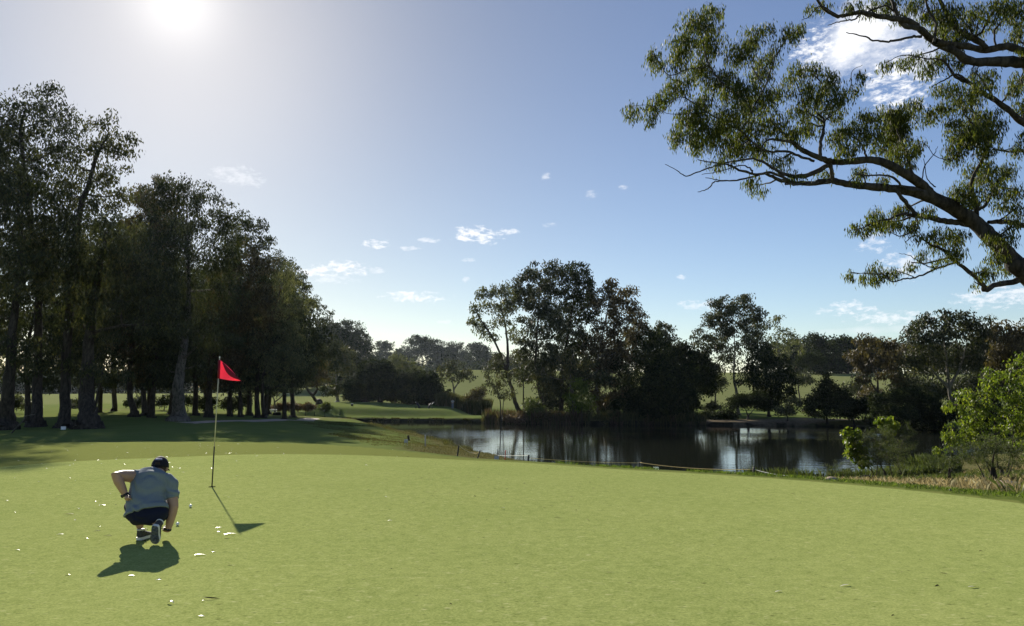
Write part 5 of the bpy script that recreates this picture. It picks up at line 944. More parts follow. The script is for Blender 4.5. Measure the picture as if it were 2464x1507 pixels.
# ------------------------------------------------------------------ fallen leaves
def leaf_proto(name, L_, W_, curl, bend, mat, seed):
    r = random.Random(seed); V = []; F = []; n = 9
    for i in range(n + 1):
        t = i / n; wd = W_ * (math.sin(math.pi * min(1, t * 1.02)) ** .7) * (1 - .35 * t) / 2 + .0004
        x = (t - .5) * L_; y = bend * math.sin(t * math.pi * 1.3) * L_; z = curl * math.sin(t * math.pi * 1.1) * L_ + .004
        for s in (-1, 0, 1): V.append((x, y + s * wd, z + (abs(s) * .35 - .0) * wd + .002 + r.uniform(0, .001)))
    for i in range(n):
        for j in range(2): a = i * 3 + j; F.append((a, a + 1, a + 4, a + 3))
    me = bpy.data.meshes.new(name); me.from_pydata(V, [], F); me.update()
    for p in me.polygons: p.use_smooth = True
    me.materials.append(mat); return me
def leaf_litter():
    pale = simple('dry_leaf_pale', (.58, .56, .44), .36, .15, 30, spec=.6); tan = simple('dry_leaf_tan', (.20, .15, .07), .7, .2, 30, spec=.2); dark = simple('dry_leaf_dark', (.030, .024, .014), .9, .3, 30, spec=.05)
    PR = {'p': [leaf_proto('fallen_leaf', .11, .026, .03, .03, pale, 1), leaf_proto('fallen_leaf', .08, .030, .06, -.02, pale, 2), leaf_proto('fallen_leaf', .13, .020, .02, -.05, pale, 3), leaf_proto('fallen_leaf', .05, .030, .22, .05, pale, 8)],
          't': [leaf_proto('fallen_leaf', .11, .020, .03, -.06, tan, 4), leaf_proto('fallen_leaf', .08, .026, .10, .04, tan, 5)],
          'd': [leaf_proto('fallen_leaf', .11, .018, .02, .07, dark, 6), leaf_proto('fallen_leaf', .06, .030, .20, .04, dark, 7)]}
    r = random.Random(5); q = lambda cx, cy: (cx / 3.1206, 1024.4 + cy / 3.1206); q2 = lambda cx, cy: (1843.9 + cx / 3.359, 1058.5 + cy / 3.359); q3 = lambda cx, cy: (853.7 + cx / 4.009, 990.2 + cy / 4.009)
    named = [(q(1727, 829), 'p', 0, 1.2, 'white curled leaf left of the flag shadow tip'), (q(1641, 776), 'p', 2, .6, 'small arched pale leaf just above the white curled one'), (q(1641, 811), 'p', 1, .7, 'short tilted pale leaf beside the flag shadow'), (q(1702, 863), 'd', 0, .6, 'short dark leaf below the flag shadow'),
             (q(1503, 987), 'p', 0, 1.0, 'long white leaf below the hole line, right of the man\'s shadow'), (q(1607, 963), 'p', 1, .5, 'curled pale leaf with a dark seed beside it'), (q(1594, 948), 'd', 1, .4, 'tiny dark seed pod touching the curled pale leaf'), (q(1727, 1062), 'p', 0, .5, 'small pale leaf alone below the flag shadow'),
             (q(1282, 1353), 'p', 3, 1.1, 'curled white leaf nearest the bottom, under the man\'s shadow'), (q(1580, 1316), 'd', 0, 1.3, 'long dark curved leaf near the bottom left'), (q(1525, 1337), 'p', 3, .5, 'pale tip of leaf touching the long dark curved leaf'), (q(1190, 1174), 'p', 1, .6, 'tilted pale leaf below the man\'s shadow'),
             (q(508, 1135), 'p', 1, .6, 'pale leaf lying lower left of the man\'s shadow'), (q(128, 947), 'p', 0, .6, 'pale leaf nearest the left edge of the green'), (q(450, 830), 'p', 0, .8, 'straight pale leaf level with the man\'s shoes on the left'), (q(728, 806), 't', 0, .8, 'brown arched leaf left of the man\'s shoes'), (q(808, 841), 't', 0, .9, 'brown flat leaf close to the man\'s left shoe'),
             (q(742, 769), 'p', 1, .5, 'small pale leaf above the brown arched leaf'), (q(765, 608), 'p', 0, .9, 'broad pale leaf left of the man\'s waist'), (q(868, 604), 'd', 1, .5, 'small dark crumpled leaf beside the broad pale one'), (q(590, 636), 'p', 3, .7, 'pair of pale curled scraps on the left green'), (q(563, 722), 'p', 3, .6, 'little pale curled leaf under the pair of scraps'),
             (q(515, 678), 't', 0, 1.3, 'thin brown twig like leaf on the left green'), (q(976, 702), 'p', 3, .8, 'white leaf peeping from behind the man\'s shorts'), (q(1085, 884), 'd', 1, .7, 'dark leaf between the man\'s shoes and shadow'), (q2(1677, 1212), 'p', 0, .9, 'bright white leaf at the lower right of the green'), (q2(1383, 1205), 'd', 1, .8, 'black seed pod at the lower right of the green'),
             (q2(217, 445), 'd', 0, .9, 'dark leaf on the far right of the green near the pond edge'), (q2(635, 1198), 'p', 0, .9, 'pale straw leaf at the bottom centre right'), (q2(100, 1246), 'p', 0, .7, 'pale straw leaf near the bottom centre'), (q2(1434, 1097), 'd', 0, .6, 'dark thin leaf above the black seed pod'), (q2(1733, 916), 'd', 1, .6, 'small dark pod on the right side of the green'),
             (q3(1428, 952), 'p', 3, 1.2, 'white leaf in the middle of the green'), (q3(1955, 1040), 'd', 0, .9, 'dark leaf right of the middle of the green'), (q3(660, 895), 'd', 1, .7, 'small dark pod left of the middle of the green'), (q3(298, 840), 'p', 3, .8, 'pale curled leaf a little right of the flag shadow'), (q3(750, 828), 'd', 0, .7, 'dark leaf in the left middle of the green'), (q3(109, 533), 'p', 3, 1.2, 'bright white leaf beyond the flag shadow near the far edge')]
    pts = []
    for (px, py), k, v, s, lab in named: pts.append((px, py, k, v, s, lab))
    small = [q(*c) for c in [(550, 295), (760, 292), (930, 298), (870, 260), (735, 265), (1115, 261), (1253, 240), (1288, 238), (957, 205), (1060, 215), (1126, 204), (778, 207), (880, 162), (1090, 170), (1060, 131), (758, 158), (486, 172), (507, 189), (385, 200), (560, 262), (212, 275), (138, 266), (315, 292), (525, 305), (348, 330), (400, 325), (610, 388), (525, 400), (565, 421), (288, 431), (110, 400), (118, 383), (48, 574), (112, 665), (712, 579), (826, 521), (1380, 294), (1405, 313), (1345, 327), (1290, 319), (1265, 283), (1376, 357), (1533, 366), (1710, 270), (1773, 270), (1776, 384), (1890, 393), (1587, 327), (1714, 547), (1495, 174), (1585, 170), (1549, 209), (1700, 208), (1736, 188), (1640, 152), (1560, 150), (1500, 155), (1412, 226), (1220, 190), (985, 1142), (1510, 1451), (1240, 770), (650, 860), (1150, 915), (1910, 150), (1620, 200)]]
    for c in small: pts.append((*c, 'p' if r.random() < .82 else 't', r.choice([0, 1, 3]), r.uniform(.4, .75), None))
    for c in [(196, 428), (715, 449), (893, 462), (780, 521), (715, 606), (560, 605), (640, 656), (710, 668), (307, 664), (720, 648), (540, 714), (770, 788), (915, 802), (1157, 834), (1190, 648), (1355, 752), (1470, 764), (1805, 567), (1863, 561), (1633, 709), (1640, 755), (1900, 925), (2090, 836), (2135, 970), (2250, 1060), (2268, 700), (2305, 756), (1275, 1065), (340, 1070), (130, 775), (1075, 630), (925, 577), (1100, 599), (510, 440), (410, 443), (1830, 940)]:
        k = r.choice('ptdd'); pts.append((*q3(*c), k, r.randrange(2), r.uniform(.45, .8), None))
    for _ in range(45): pts.append((r.uniform(0, 1000), 1068 + 34 * r.random(), r.choice('ppptt'), r.choice([0, 1, 2]), r.uniform(.3, .55), None))
    for _ in range(60):
        py = 1120 + 380 * r.random(); px = r.uniform(650, 2464)
        if py > 1135 + max(0, px - 1700) * .12: pts.append((px, py, r.choice('ttdd'), r.randrange(2), r.uniform(.25, .5), None))
    labs = {'p': 'small pale dry gum leaf scattered on the green', 't': 'small brown dry gum leaf scattered on the green', 'd': 'small dark dry gum leaf scattered on the green'}
    for px, py, k, v, s, lab in pts:
        h = hit(px, py, 3, 60)
        if h is None: continue
        v = min(v, len(PR[k]) - 1); o = bpy.data.objects.new('fallen_leaf', PR[k][v]); z = GZ(h[0], h[1]); sd = sdist([h[0]], [h[1]], GREEN_D)[0]
        if sd > 0: z -= .012
        o.location = (h[0], h[1], z); o.rotation_euler = (r.uniform(-.35, .1), r.uniform(-.1, .1), r.uniform(-.45, .45) + (math.pi if r.random() < .5 else 0)); o.scale = (s * .98,) * 3; col.objects.link(o)
        meta(o, lab or labs[k], 'fallen leaf', 'fallen leaves on the green')
leaf_litter()

# ------------------------------------------------------------------ stakes, ropes, boards
def stake(base, top, d, label, mat, w=.02, cap=None, name='rope_stake', group='stakes along the pond edge'):
    a = unproj(base[0], base[1], d); b = unproj(top[0], top[1], d); z = hz(a[0], a[1])
    lo = np.array([a[0] + (a[0] - b[0]) / max(.05, b[2] - a[2]) * max(0, a[2] - z), d, min(z, a[2]) - .05]); 
    m = MB(); m.tube([lo, (lo + b) / 2, b - (b - lo) * .03, b], [w, w * .97, w, w * .7], 8)
    o = m.build(name, mat, origin=tuple(lo)); o.location = tuple(lo); meta(o, label, 'stake', group)
    return b
def rope(a, b, sag, label, mat=None, rad=.0065):
    t = np.linspace(0, 1, 24); a = np.array(a); b = np.array(b); P = [a * (1 - s) + b * s + np.array([0, 0, -sag * 4 * s * (1 - s)]) for s in t]
    m = MB(); m.tube(P, rad, 6); o = m.build('rope', mat or M_ROPE, origin=tuple(a)); o.location = tuple(a); meta(o, label, 'rope', 'ropes between the pond stakes')
t1 = stake((1100.2, 1098.8), (1104, 1071.4), 23.0, 'black stake leading the rope line, farthest left', M_BLACK, .022)
t2 = stake((1148, 1104.6), (1155.4, 1083.6), 22.5, 'black stake leaning to the right beside the slack rope', M_BLACK, .018)
t3 = stake((1197.2, 1098), (1197.6, 1081), 26, 'thin black stake behind the small grey sign', M_BLACK, .012)
tr = stake((1215, 1106), (1216.4, 1083.3), 25, 'thin red stake with a pointed top by the water', simple('red_paint', (.45, .07, .04), .6, .2, 20), .016, name='hazard_stake')
t4 = stake((1270.4, 1111.6), (1272.3, 1094.9), 21.0, 'short black stake right of the red one', M_BLACK, .026)
t5 = stake((1536.5, 1130.5), (1538.6, 1112.3), 20.0, 'black stake in the middle of the rope line', M_BLACK, .022)
t6 = stake((1812, 1151), (1814.7, 1124), 16.5, 'tall black stake in front of the bright water patch', M_BLACK, .026)
t7 = stake((2291.4, 1195.5), (2286.9, 1177), 12.6, 'black stub leaning left in the lush rough at the right', M_BLACK, .022)
t8 = stake((1023.5, 1076), (1023.5, 1046.6), float(hit(1023.5, 1075)[1]), 'pale grey post standing on the slope by the water', M_GREYBOARD, .035, name='slope_post')
t9 = stake((984, 1060), (982, 1048), float(hit(984, 1060)[1]), 'short dark stump post at the edge of the inlet', B_DARK, .09, name='stump_post')
h = hit(1150, 1090); g1 = unproj(1140, 1090.5, 26); z = hz(g1[0], g1[1]); g1 = np.array([g1[0], g1[1], max(z + .03, g1[2])])
rope(t1, g1, .05, 'white and yellow rope drooping from the leftmost black stake to the grass', M_ROPEW)
rope(g1, unproj(1153, 1088, 22.5), .02, 'slack yellow rope end rising to the leaning stake')
rope(t3 - [0, 0, .21], t4 - [0, 0, .01], .01, 'white rope stretched across the red stake', M_ROPEW)
rope(t4 - [0, 0, .08], t5 - [0, 0, .02], .03, 'yellow rope running low along the green edge')
rope(t5 - [0, 0, .01], t6 - [0, 0, .05], .06, 'yellow rope sagging to the tall black stake')
g2 = unproj(1899, 1151.5, 15.2); rope(t6 - [0, 0, .05], (g2[0], g2[1], hz(g2[0], g2[1]) + .02), .02, 'grey rope running down to the ground from the tall black stake', M_GREYBOARD, .005)
def board(px, py, w, hgt, d, label, mat, name='small_sign', posts=True, thick=.02, lift=0, tiltx=0):
    c = unproj(px, py, d); k = d / FPX; z = hz(c[0], d)
    root = empty(name, (c[0], d, z), label, 'sign', 'small boards around the green')
    m = MB(); m.box((0, 0, c[2] - z), (w * k, thick, hgt * k), tilt=(tiltx, 'X')); m.build('board', mat, root, False)
    m = MB(); zt = c[2] - z
    if zt > hgt * k * .5: m.box((-w * k * .3, thick, zt * .5 - .04), (.02, .02, zt + .08)); m.box((w * k * .3, thick, zt * .5 - .04), (.02, .02, zt + .08)); m.build('leg', M_GREYBOARD, root, False)
    return root
board(977, 1061.5, 9, 8, float(hit(977, 1073)[1]), 'small pale board on short legs on the left slope', M_GREYBOARD)
board(1195, 1101.5, 11, 9, 24, 'small grey board leaning among the stakes near the red stake', M_GREYBOARD, tiltx=-.3)
wb = board(1578.6, 1127.5, 12, 7, 19.0, 'small white board with a red knob behind it by the rope', M_WHITE)
m = MB(); m.ell((-.03, .05, .12), (.028, .028, .028), 10, 8); m.build('knob', bpy.data.materials['red_paint'], wb)
board(152.5, 1031.5, 11, 10, 50, 'square white marker board lying in the grove shade', M_WHITE, name='marker_board', thick=.05)
def stray(px, py, d, s, label, seed):
    """dead stick"""
    r = np.random.default_rng(seed); c = unproj(px, py, d); z = hz(c[0], d); P = [np.array([0, 0, 0.])]
    for i in range(6): P.append(P[-1] + np.array([r.normal(.06, .03), r.normal(0, .03), max(.01, .09 - .018 * i)]) * s)
    m = MB(); m.tube(P, np.linspace(.012, .003, 7) * s, 6); o = m.build('dead_stick', B_GREY); o.location = (c[0], d, z); meta(o, label, 'stick')
stray(1610, 1128, 19.5, 1.3, 'dead stick beside the small white board', 1)
stray(1640, 1130, 19.5, -1.1, 'crooked dead stick right of the small white board', 2)
stray(28, 1040, 47, 4, 'pale curved stick standing by the leftmost trunk', 3)
# fallen root by the right shore
def roots():
    P = [unproj(x, y, 27.5) for x, y in [(2128, 1157), (2105, 1148), (2080, 1146), (2055, 1150), (2040, 1158)]]
    P = [np.array([p[0], p[1], max(p[2], hz(p[0], p[1]) + .03)]) for p in P]; m = MB(); m.tube(P, [.07, .05, .04, .03, .015], 8)
    P2 = [unproj(x, y, 27) for x, y in [(2128, 1157), (2110, 1162), (2098, 1168)]]; P2 = [np.array([p[0], p[1], hz(p[0], p[1]) + .05]) for p in P2]; m.tube(P2, [.07, .04, .02], 8)
    m.ell(P[0] + np.array([.05, 0, .03]), (.16, .12, .10), 12, 8); o = m.build('tree_root', B_DARK, origin=tuple(P[0])); o.location = tuple(P[0]); meta(o, 'dark arched root and stump at the foot of the feathery shrub', 'root')
roots()
def rocks():
    r = np.random.default_rng(9)
    mt = simple('bank_stone', (.30, .24, .17), .9, .3, 4, bump=.8)
    for i, (px, py, d, s, lab) in enumerate([(2205, 1146, 31, .34, 'broad pale sandstone lump behind the feathery shrub'), (2240, 1140, 33, .28, 'small pale sandstone lump left of the low shrub'), (2120, 1168, 24, .22, 'flat pale stone beside the dark root'), (2000, 1157, 14.5, .10, 'little flat stone at the corner of the lush rough'), (2420, 1192, 20, .3, 'dark brown stone under the twisted shrub')]):
        c = unproj(px, py, d); m = MB(); m.ell((0, 0, 0), (s * 1.5, s, s * .45), 18, 12)
        m.V = [tuple(np.array(v) * (1 + .35 * (float(vnoise(np.array([v[0] * 4 / s * .3 + i * 7]), np.array([v[1] * 4 / s * .3 + v[2] * 3]), 5)[0]) - .5))) for v in m.V]
        o = m.build('bank_stone', mt); o.location = (c[0], d, hz(c[0], d) + s * .08); o.rotation_euler = (0, 0, i * 1.3); meta(o, lab, 'stone', 'stones on the right bank')
rocks()

# ------------------------------------------------------------------ things on the far tee and by the path
def far_things():
    d = 112; c = unproj(649, 990, d); z = hz(c[0], d); root = empty('white_barrier', (c[0], d, z), 'long white topped barrier by the gravel path beyond the grove', 'barrier')
    MB().box((0, 0, .62), (2.0, .35, .16)).box((0, 0, .42), (1.95, .06, .16)).build('panel', M_WHITE, root, False)
    for x in (-.85, -.3, .3, .85): MB().box((x, 0, .18), (.07, .07, .42)).build('leg', M_GREYBOARD, root, False)
    c = unproj(667, 996, 108); z = hz(c[0], 108); m = MB(); m.box((0, 0, .16), (1.1, .5, .34)); m.box((.15, 0, .36), (.7, .4, .10)); o = m.build('dark_bench', M_BLACK, smooth=False); o.location = (c[0], 108, z); meta(o, 'low dark box in front of the white barrier', 'box')
    # tee marker
    c = unproj(847, 981, 131); z = hz(c[0], 131); root = empty('tee_box_bin', (c[0], 131, z), 'black box with a white lid on the far tee', 'bin')
    MB().box((0, 0, .16), (.34, .30, .34)).build('body', M_BLACK, root, False); MB().box((0, 0, .36), (.38, .34, .08)).build('lid', M_WHITE, root, False)
    for px, py, hh, lab in [(757, 1001, 10, 'thin dark stake at the left end of the inlet'), (818, 1000, 9, 'thin dark stake on the tee bank')]:
        h = hit(px, py); k = h[1] / FPX; m = MB(); m.tube([(0, 0, -.1), (0, 0, hh * k), (0, 0, hh * k + .03)], [.05, .05, .02], 8); o = m.build('bank_stake', M_BLACK); o.location = tuple(h); meta(o, lab, 'stake', 'stakes on the far bank')
    c = unproj(361, 990, 84); z = hz(c[0], 84); m = MB(); m.tube([(0, 0, -.2), (0, 0, .1), (.03, 0, .8), (.06, 0, 1.0)], [.36, .30, .27, .25], 12); o = m.build('tree_stump', B_DARK); o.location = (c[0], 84, z); meta(o, 'cut tree stump standing at the back of the grove', 'stump')
    # two golf bags on push trolleys
    M_BAG = simple('bag_navy', (.012, .015, .03), .5, .2, 6); M_CHROME = simple('club_steel', (.5, .5, .52), .25, .05, 5, metal=.9)
    def trolley(px, d, flip, label, light):
        c = unproj(px, 995, d); z = hz(c[0], d); root = empty('golf_trolley', (c[0], d, z), label, 'golf trolley', 'golf bags on trolleys beside the far tee')
        f = -1 if flip else 1
        m = MB(); m.tube([(f * .42, 0, .18), (f * -.1, 0, .86)], [.15, .16], 14); m.tube([(f * .40, -.13, .30), (f * .12, -.17, .66)], [.06, .07], 8); m.build('bag', M_BAG, root)
        m = MB(); m.tube([(f * .5, 0, .10), (f * -.18, 0, .92), (f * -.42, 0, 1.0)], .018, 6); m.tube([(f * -.2, 0, .55), (f * -.24, 0, .02)], .02, 6); m.tube([(f * .3, -.30, .16), (f * .3, .30, .16)], .018, 6); m.build('frame', M_BLACK, root)
        for y in (-.32, .32):
            m = MB(); n = 18; m.tube([(f * .3, y - .02, .16), (f * .3, y + .02, .16)], .15, n); m.build('wheel', M_BLACK, root)
        m = MB(); m.tube([(f * -.26, -.03, .08), (f * -.26, .03, .08)], .09, 12); m.build('wheel', M_BLACK, root)
        for i, (dx, dy, dz) in enumerate([(-.16, -.07, .10), (-.24, .05, .06), (-.10, .02, .18), (-.20, -.01, .15)]):
            a = (f * -.06, dy, .80); b = (f * (-.10 + dx), dy, .92 + dz); m = MB(); m.tube([a, b], .008, 5); cl = m.build('golf_club', M_CHROME, root)
            m = MB(); m.ell(b, (.06, .045, .05) if i < 2 else (.03, .02, .05), 10, 8); m.build('club_head', M_WHITE if (light and i < 2) else M_BLACK, cl)
        return root
    trolley(1004, 131, False, 'golf trolley with two white club covers leaning left', True)
    t = trolley(1036, 131.5, True, 'golf trolley with a long pale umbrella sticking out to the right', False)
    m = MB(); m.tube([(.05, -.05, .62), (.62, -.05, 1.12)], [.05, .03], 8); m.build('umbrella', M_GREYBOARD, t)
far_things()
# ------------------------------------------------------------------ people
def fuse(name, mb, mat, parent, origin, voxel=.006, smooth=6, wrinkle=0, seed=0):
    """many closed shapes -> one continuous skin"""
    me = bpy.data.meshes.new('tmp'); me.from_pydata([(v[0] - origin[0], v[1] - origin[1], v[2] - origin[2]) for v in mb.V], [], mb.F); me.update()
    bm = bmesh.new(); bm.from_mesh(me); bmesh.ops.recalc_face_normals(bm, faces=bm.faces[:]); bm.to_mesh(me); bm.free()
    t = bpy.data.objects.new('tmp', me); col.objects.link(t)
    m = t.modifiers.new('r', 'REMESH'); m.mode = 'VOXEL'; m.voxel_size = voxel
    s = t.modifiers.new('s', 'SMOOTH'); s.iterations = smooth; s.factor = .5
    dg = bpy.context.evaluated_depsgraph_get(); dg.update(); out = bpy.data.meshes.new_from_object(t.evaluated_get(dg)); out.name = name
    bpy.data.objects.remove(t)
    n = len(out.vertices); V = np.zeros(n * 3, np.float32); out.vertices.foreach_get('co', V); V = V.reshape(-1, 3)
    if wrinkle:
        N = np.zeros(n * 3, np.float32); out.vertices.foreach_get('normal', N); N = N.reshape(-1, 3)
        a = V[:, 2] * 30 + V[:, 0] * 14 + 5.0 * vnoise(V[:, 0] * 9 + 50, V[:, 2] * 9 + 50, seed); k = vnoise(V[:, 0] * 7 + 20, V[:, 2] * 7 + V[:, 1] * 5 + 20, seed + 1)
        V += N * (wrinkle * np.sin(a * 1.6) * np.clip(k * 1.8 - .5, 0, 1) + wrinkle * 1.2 * (k - .5))[:, None]; out.vertices.foreach_set('co', V.ravel())
    for p in out.polygons: p.use_smooth = True
    out.materials.clear(); out.materials.append(mat)
    return link(bpy.data.objects.new(name, out), parent)
M_SKIN = simple('skin', (.36, .22, .155), .5, .06, 25, spec=.35)
M_SHIRT = cloth_mat('teal_grey_shirt', (.165, .200, .225), .0, .9)
M_NAVY = cloth_mat('navy_shorts', (.010, .013, .032), .0, .9)
M_CAP = cloth_mat('black_cap', (.012, .012, .02), .0, .8)
M_PATCH = cloth_mat('lilac_patch', (.25, .25, .42), .0, .7)
M_SHOE = simple('shoe_mesh', (.05, .05, .055), .8, .3, 80, bump=.3)
M_SOLE = simple('shoe_sole', (.62, .62, .60), .6, .08, 30)
M_TREAD = simple('shoe_tread', (.10, .11, .12), .7, .5, 40)
M_HAIR = simple('dark_hair', (.035, .022, .014), .7, .4, 120, bump=.5)
M_BAND = simple('watch_black', (.012, .012, .014), .4, .2, 20)

def crouching_man():
    def P(cx, cy, d): return unproj(252.7 + cx / 6.897, 1092.7 + cy / 6.897, d)
    O = P(700, 1400, 8.35); O[2] = GZ(O[0], O[1]); O = np.array(O)
    g0 = lambda x, y: GZ(x, y)
    root = empty('person', tuple(O), 'man in black cap and grey teal shirt crouching on the green, hand on hip', 'person')
    X = (1, 0, 0); s = .00066
    # joints
    LS, LE, LW, LH = P(545, 378, 8.50), P(178, 352, 8.27), P(345, 690, 8.30), P(392, 742, 8.27)
    RS, RE, RW = P(1085, 490, 8.50), P(1138, 870, 8.44), P(1045, 1262, 8.42)
    LK, RK = P(470, 850, 8.74), P(1015, 838, 8.64); LHp, RHp = P(560, 1000, 8.32), P(850, 1000, 8.32)
    LA, RA = P(583, 1205, 8.45), P(842, 1150, 8.22)
    torso = [(P(690, 1010, 8.31), (.205, .135)), (P(683, 900, 8.33), (.205, .135)), (P(680, 780, 8.37), (.188, .125)), (P(700, 640, 8.42), (.185, .125)), (P(735, 510, 8.46), (.195, .125)), (P(770, 410, 8.49), (.195, .115)), (P(790, 350, 8.54), (.170, .10)), (P(850, 318, 8.58), (.09, .07))]
    b = MB()
    b.tube([t[0] for t in torso], [(t[1][0] * .93, t[1][1] * .93) for t in torso], 24, flat=X)
    b.ell(P(690, 1010, 8.31), (.20, .14, .10))
    # neck and head
    hc = P(912, 225, 8.66); yaw = R(8); fw = np.array([math.sin(-yaw), math.cos(-yaw), -.20]); fw /= np.linalg.norm(fw); rt = np.array([math.cos(yaw), math.sin(yaw), 0]); up = np.cross(rt, fw); up /= np.linalg.norm(up)
    Mh = Matrix((tuple(rt), tuple(fw), tuple(up))).transposed()
    b.tube([P(850, 350, 8.54), P(890, 300, 8.60), hc + np.array([0, 0, -.02])], [(.068), (.060), (.060)], 14)
    b.ell(hc, (.074, .092, .105), 20, 14, Mh)
    hp = lambda a, c, e: hc + rt * a + fw * c + up * e
    b.ell(hp(0, .055, -.065), (.050, .045, .045), 12, 10, Mh)     # jaw
    b.tube([hp(0, .085, .012), hp(0, .108, -.022), hp(0, .094, -.034)], [.010, .014, .011], 8)    # nose
    for q in (-1, 1):
        b.ell(hp(q * .078, -.005, -.012), (.010, .020, .030), 10, 8, Mh)  # ears
        b.tube([hp(q * .018, .089, .022), hp(q * .045, .080, .020)], [.007, .006], 6)
    b.tube([hp(-.022, .088, -.058), hp(0, .093, -.057), hp(.022, .088, -.058)], [.006, .008, .006], 6)
    # arms
    mid = lambda a, c, t: a * (1 - t) + c * t
    b.tube([LS, mid(LS, LE, .35), mid(LS, LE, .75), LE, mid(LE, LW, .3), mid(LE, LW, .7), LW], [.066, .064, .056, .050, .051, .040, .029], 16)
    b.tube([RS, mid(RS, RE, .4), mid(RS, RE, .8), RE, mid(RE, RW, .3), mid(RE, RW, .7), RW], [.066, .060, .054, .050, .050, .041, .030], 16)
    # legs
    b.tube([LHp, mid(LHp, LK, .5), LK, mid(LK, LA, .35), mid(LK, LA, .75), LA], [.095, .085, .065, .060, .045, .036], 16)
    b.tube([RHp, mid(RHp, RK, .5), RK, mid(RK, RA, .35), mid(RK, RA, .75), RA], [.095, .085, .065, .062, .048, .038], 16)
    # left hand on the hip: palm on the waist, fingers forward round the body
    ph = LH; b.ell(mid(LW, ph, .75), (.036, .036, .030))
    for i, (dx, dy, dz, L_) in enumerate([(.3, .9, .15, .075), (.32, .9, -.08, .085), (.3, .88, -.3, .08), (.25, .85, -.5, .065)]):
        v = np.array([dx, dy, dz]); v /= np.linalg.norm(v); a = ph + np.array([.012, .015, .025 - .019 * i]); b.tube([mid(LW, ph, .7), a, a + v * L_ * .5, a + v * L_ + np.array([.012, 0, 0])], [.012, .0105, .0095, .0075], 8)
    b.tube([mid(LW, ph, .4), ph + np.array([.02, -.035, .012]), ph + np.array([.05, -.045, .002])], [.013, .011, .009], 8)
    # right hand: bent forward at the wrist, fingertips and thumb closing on the ball just above the turf
    kn = P(1012, 1268, 8.51); bl = unproj(398.2, 1270, 8.60)
    b.tube([RW, mid(RW, kn, .5), kn], [(.030, .026), (.038, .022), (.037, .018)], 14, flat=X)
    for i, (ox, L_) in enumerate([(-.028, .92), (-.009, 1.0), (.010, .97), (.027, .80)]):
        a = kn + np.array([ox, -.004, 0]); e = bl + np.array([ox * .55 + .004, .006 + .004 * i, -.020 + .006 * abs(i - 1.5)]); e = a + (e - a) * L_; k = (a + e) / 2 + np.array([ox * .2, .010, .020])
        b.tube([a, k, e], [.0110, .0100, .0078], 8)
    a = mid(RW, kn, .45) + np.array([-.030, .0, -.004]); k = a + np.array([-.016, .040, -.008]); b.tube([a, k, bl + np.array([-.020, -.010, -.004])], [.0135, .0115, .0085], 8)
    fuse('body', b, M_SKIN, root, O, .0048, 5)
    # eyes (open towards the hole)
    # shirt
    hem = [(P(690, 975, 8.31), (.222, .158)), (P(688, 930, 8.32), (.220, .152))]; tt_ = hem + torso[1:]; t = MB(); t.tube([q[0] for q in tt_], [(q[1][0] + .006, q[1][1] + .010) for q in tt_], 28, flat=X)
    t.ell(P(610, 400, 8.50), (.085, .085, .075)); t.ell(P(1010, 430, 8.50), (.085, .085, .075)); t.ell(P(790, 385, 8.50), (.17, .11, .065)); t.ell(P(690, 338, 8.53), (.15, .12, .040))
    t.tube([P(620, 395, 8.50), LS, mid(LS, LE, .26)], [.085, .080, .077], 18)
    t.tube([P(1010, 440, 8.50), RS, mid(RS, RE, .35), mid(RS, RE, .66)], [.085, .080, .072, .069], 18)
    fuse('shirt', t, M_SHIRT, root, O, .006, 8, wrinkle=.010, seed=3)
    c = MB(); c.tube([P(842, 322, 8.555), P(860, 300, 8.57)], [.075, .068], 20); fuse('collar', c, M_SHIRT, root, O, .005, 3)
    # shorts
    t = MB(); t.ell(P(690, 985, 8.31), (.222, .150, .105), 24, 16); t.ell(P(600, 1040, 8.30), (.130, .13, .085), 18, 12); t.ell(P(780, 1045, 8.30), (.130, .13, .085), 18, 12)
    t.ell(P(690, 1090, 8.30), (.13, .11, .055))
    t.tube([P(690, 900, 8.33), P(690, 1000, 8.31)], [(.205, .135), (.21, .14)], 24, flat=X)
    t.tube([LHp, mid(LHp, LK, .5), mid(LHp, LK, .9)], [.115, .110, .098], 18); t.tube([RHp, mid(RHp, RK, .5), mid(RHp, RK, .97)], [.115, .108, .092], 18)
    fuse('shorts', t, M_NAVY, root, O, .006, 8, wrinkle=.005, seed=9)
    # cap
    t = MB(); n = 22; V = []; F = []
    cr = (.090, .106, .112); rows = 10; base = hp(0, 0, .012)
    capP = lambda a, e, k=1.0: base + rt * (cr[0] * k * math.cos(e) * math.sin(a)) + fw * (cr[1] * k * math.cos(e) * math.cos(a)) + up * (cr[2] * k * math.sin(e))
    for side, k in ((0, 1.0), (1, .95)):
        for i in range(rows + 1):
            e = -.12 + (math.pi / 2 + .12) * i / rows
            for j in range(n): V.append(capP(2 * math.pi * j / n, e, k))
    st = (rows + 1) * n
    for side in (0, 1):
        for i in range(rows):
            for j in range(n):
                a0 = side * st + i * n + j; a1 = side * st + i * n + (j + 1) % n; q = (a0, a1, a1 + n, a0 + n); F.append(q if side == 0 else q[::-1])
    for j in range(n): F.append((j, st + j, st + (j + 1) % n, (j + 1) % n))
    t.add(V, F); t.ell(capP(0, math.pi / 2, 1.0), (.009, .009, .006), 8, 6); cap = t.build('cap', M_CAP, root, True, O)
    V = []; F = []; m = 12
    for i in range(6):
        for j in range(m + 1):
            a = (j / m - .5) * 1.7; r_ = i / 5; p = capP(a, -.08, 1.0); q = p + fw * (.072 * r_ * math.cos(a) ** .6) + rt * (.010 * math.sin(a) * r_) - up * (.016 * r_ + .010 * math.sin(a) ** 2)
            V.append(q)
    for i in range(5):
        for j in range(m): a = i * (m + 1) + j; F.append((a, a + 1, a + m + 2, a + m + 1))
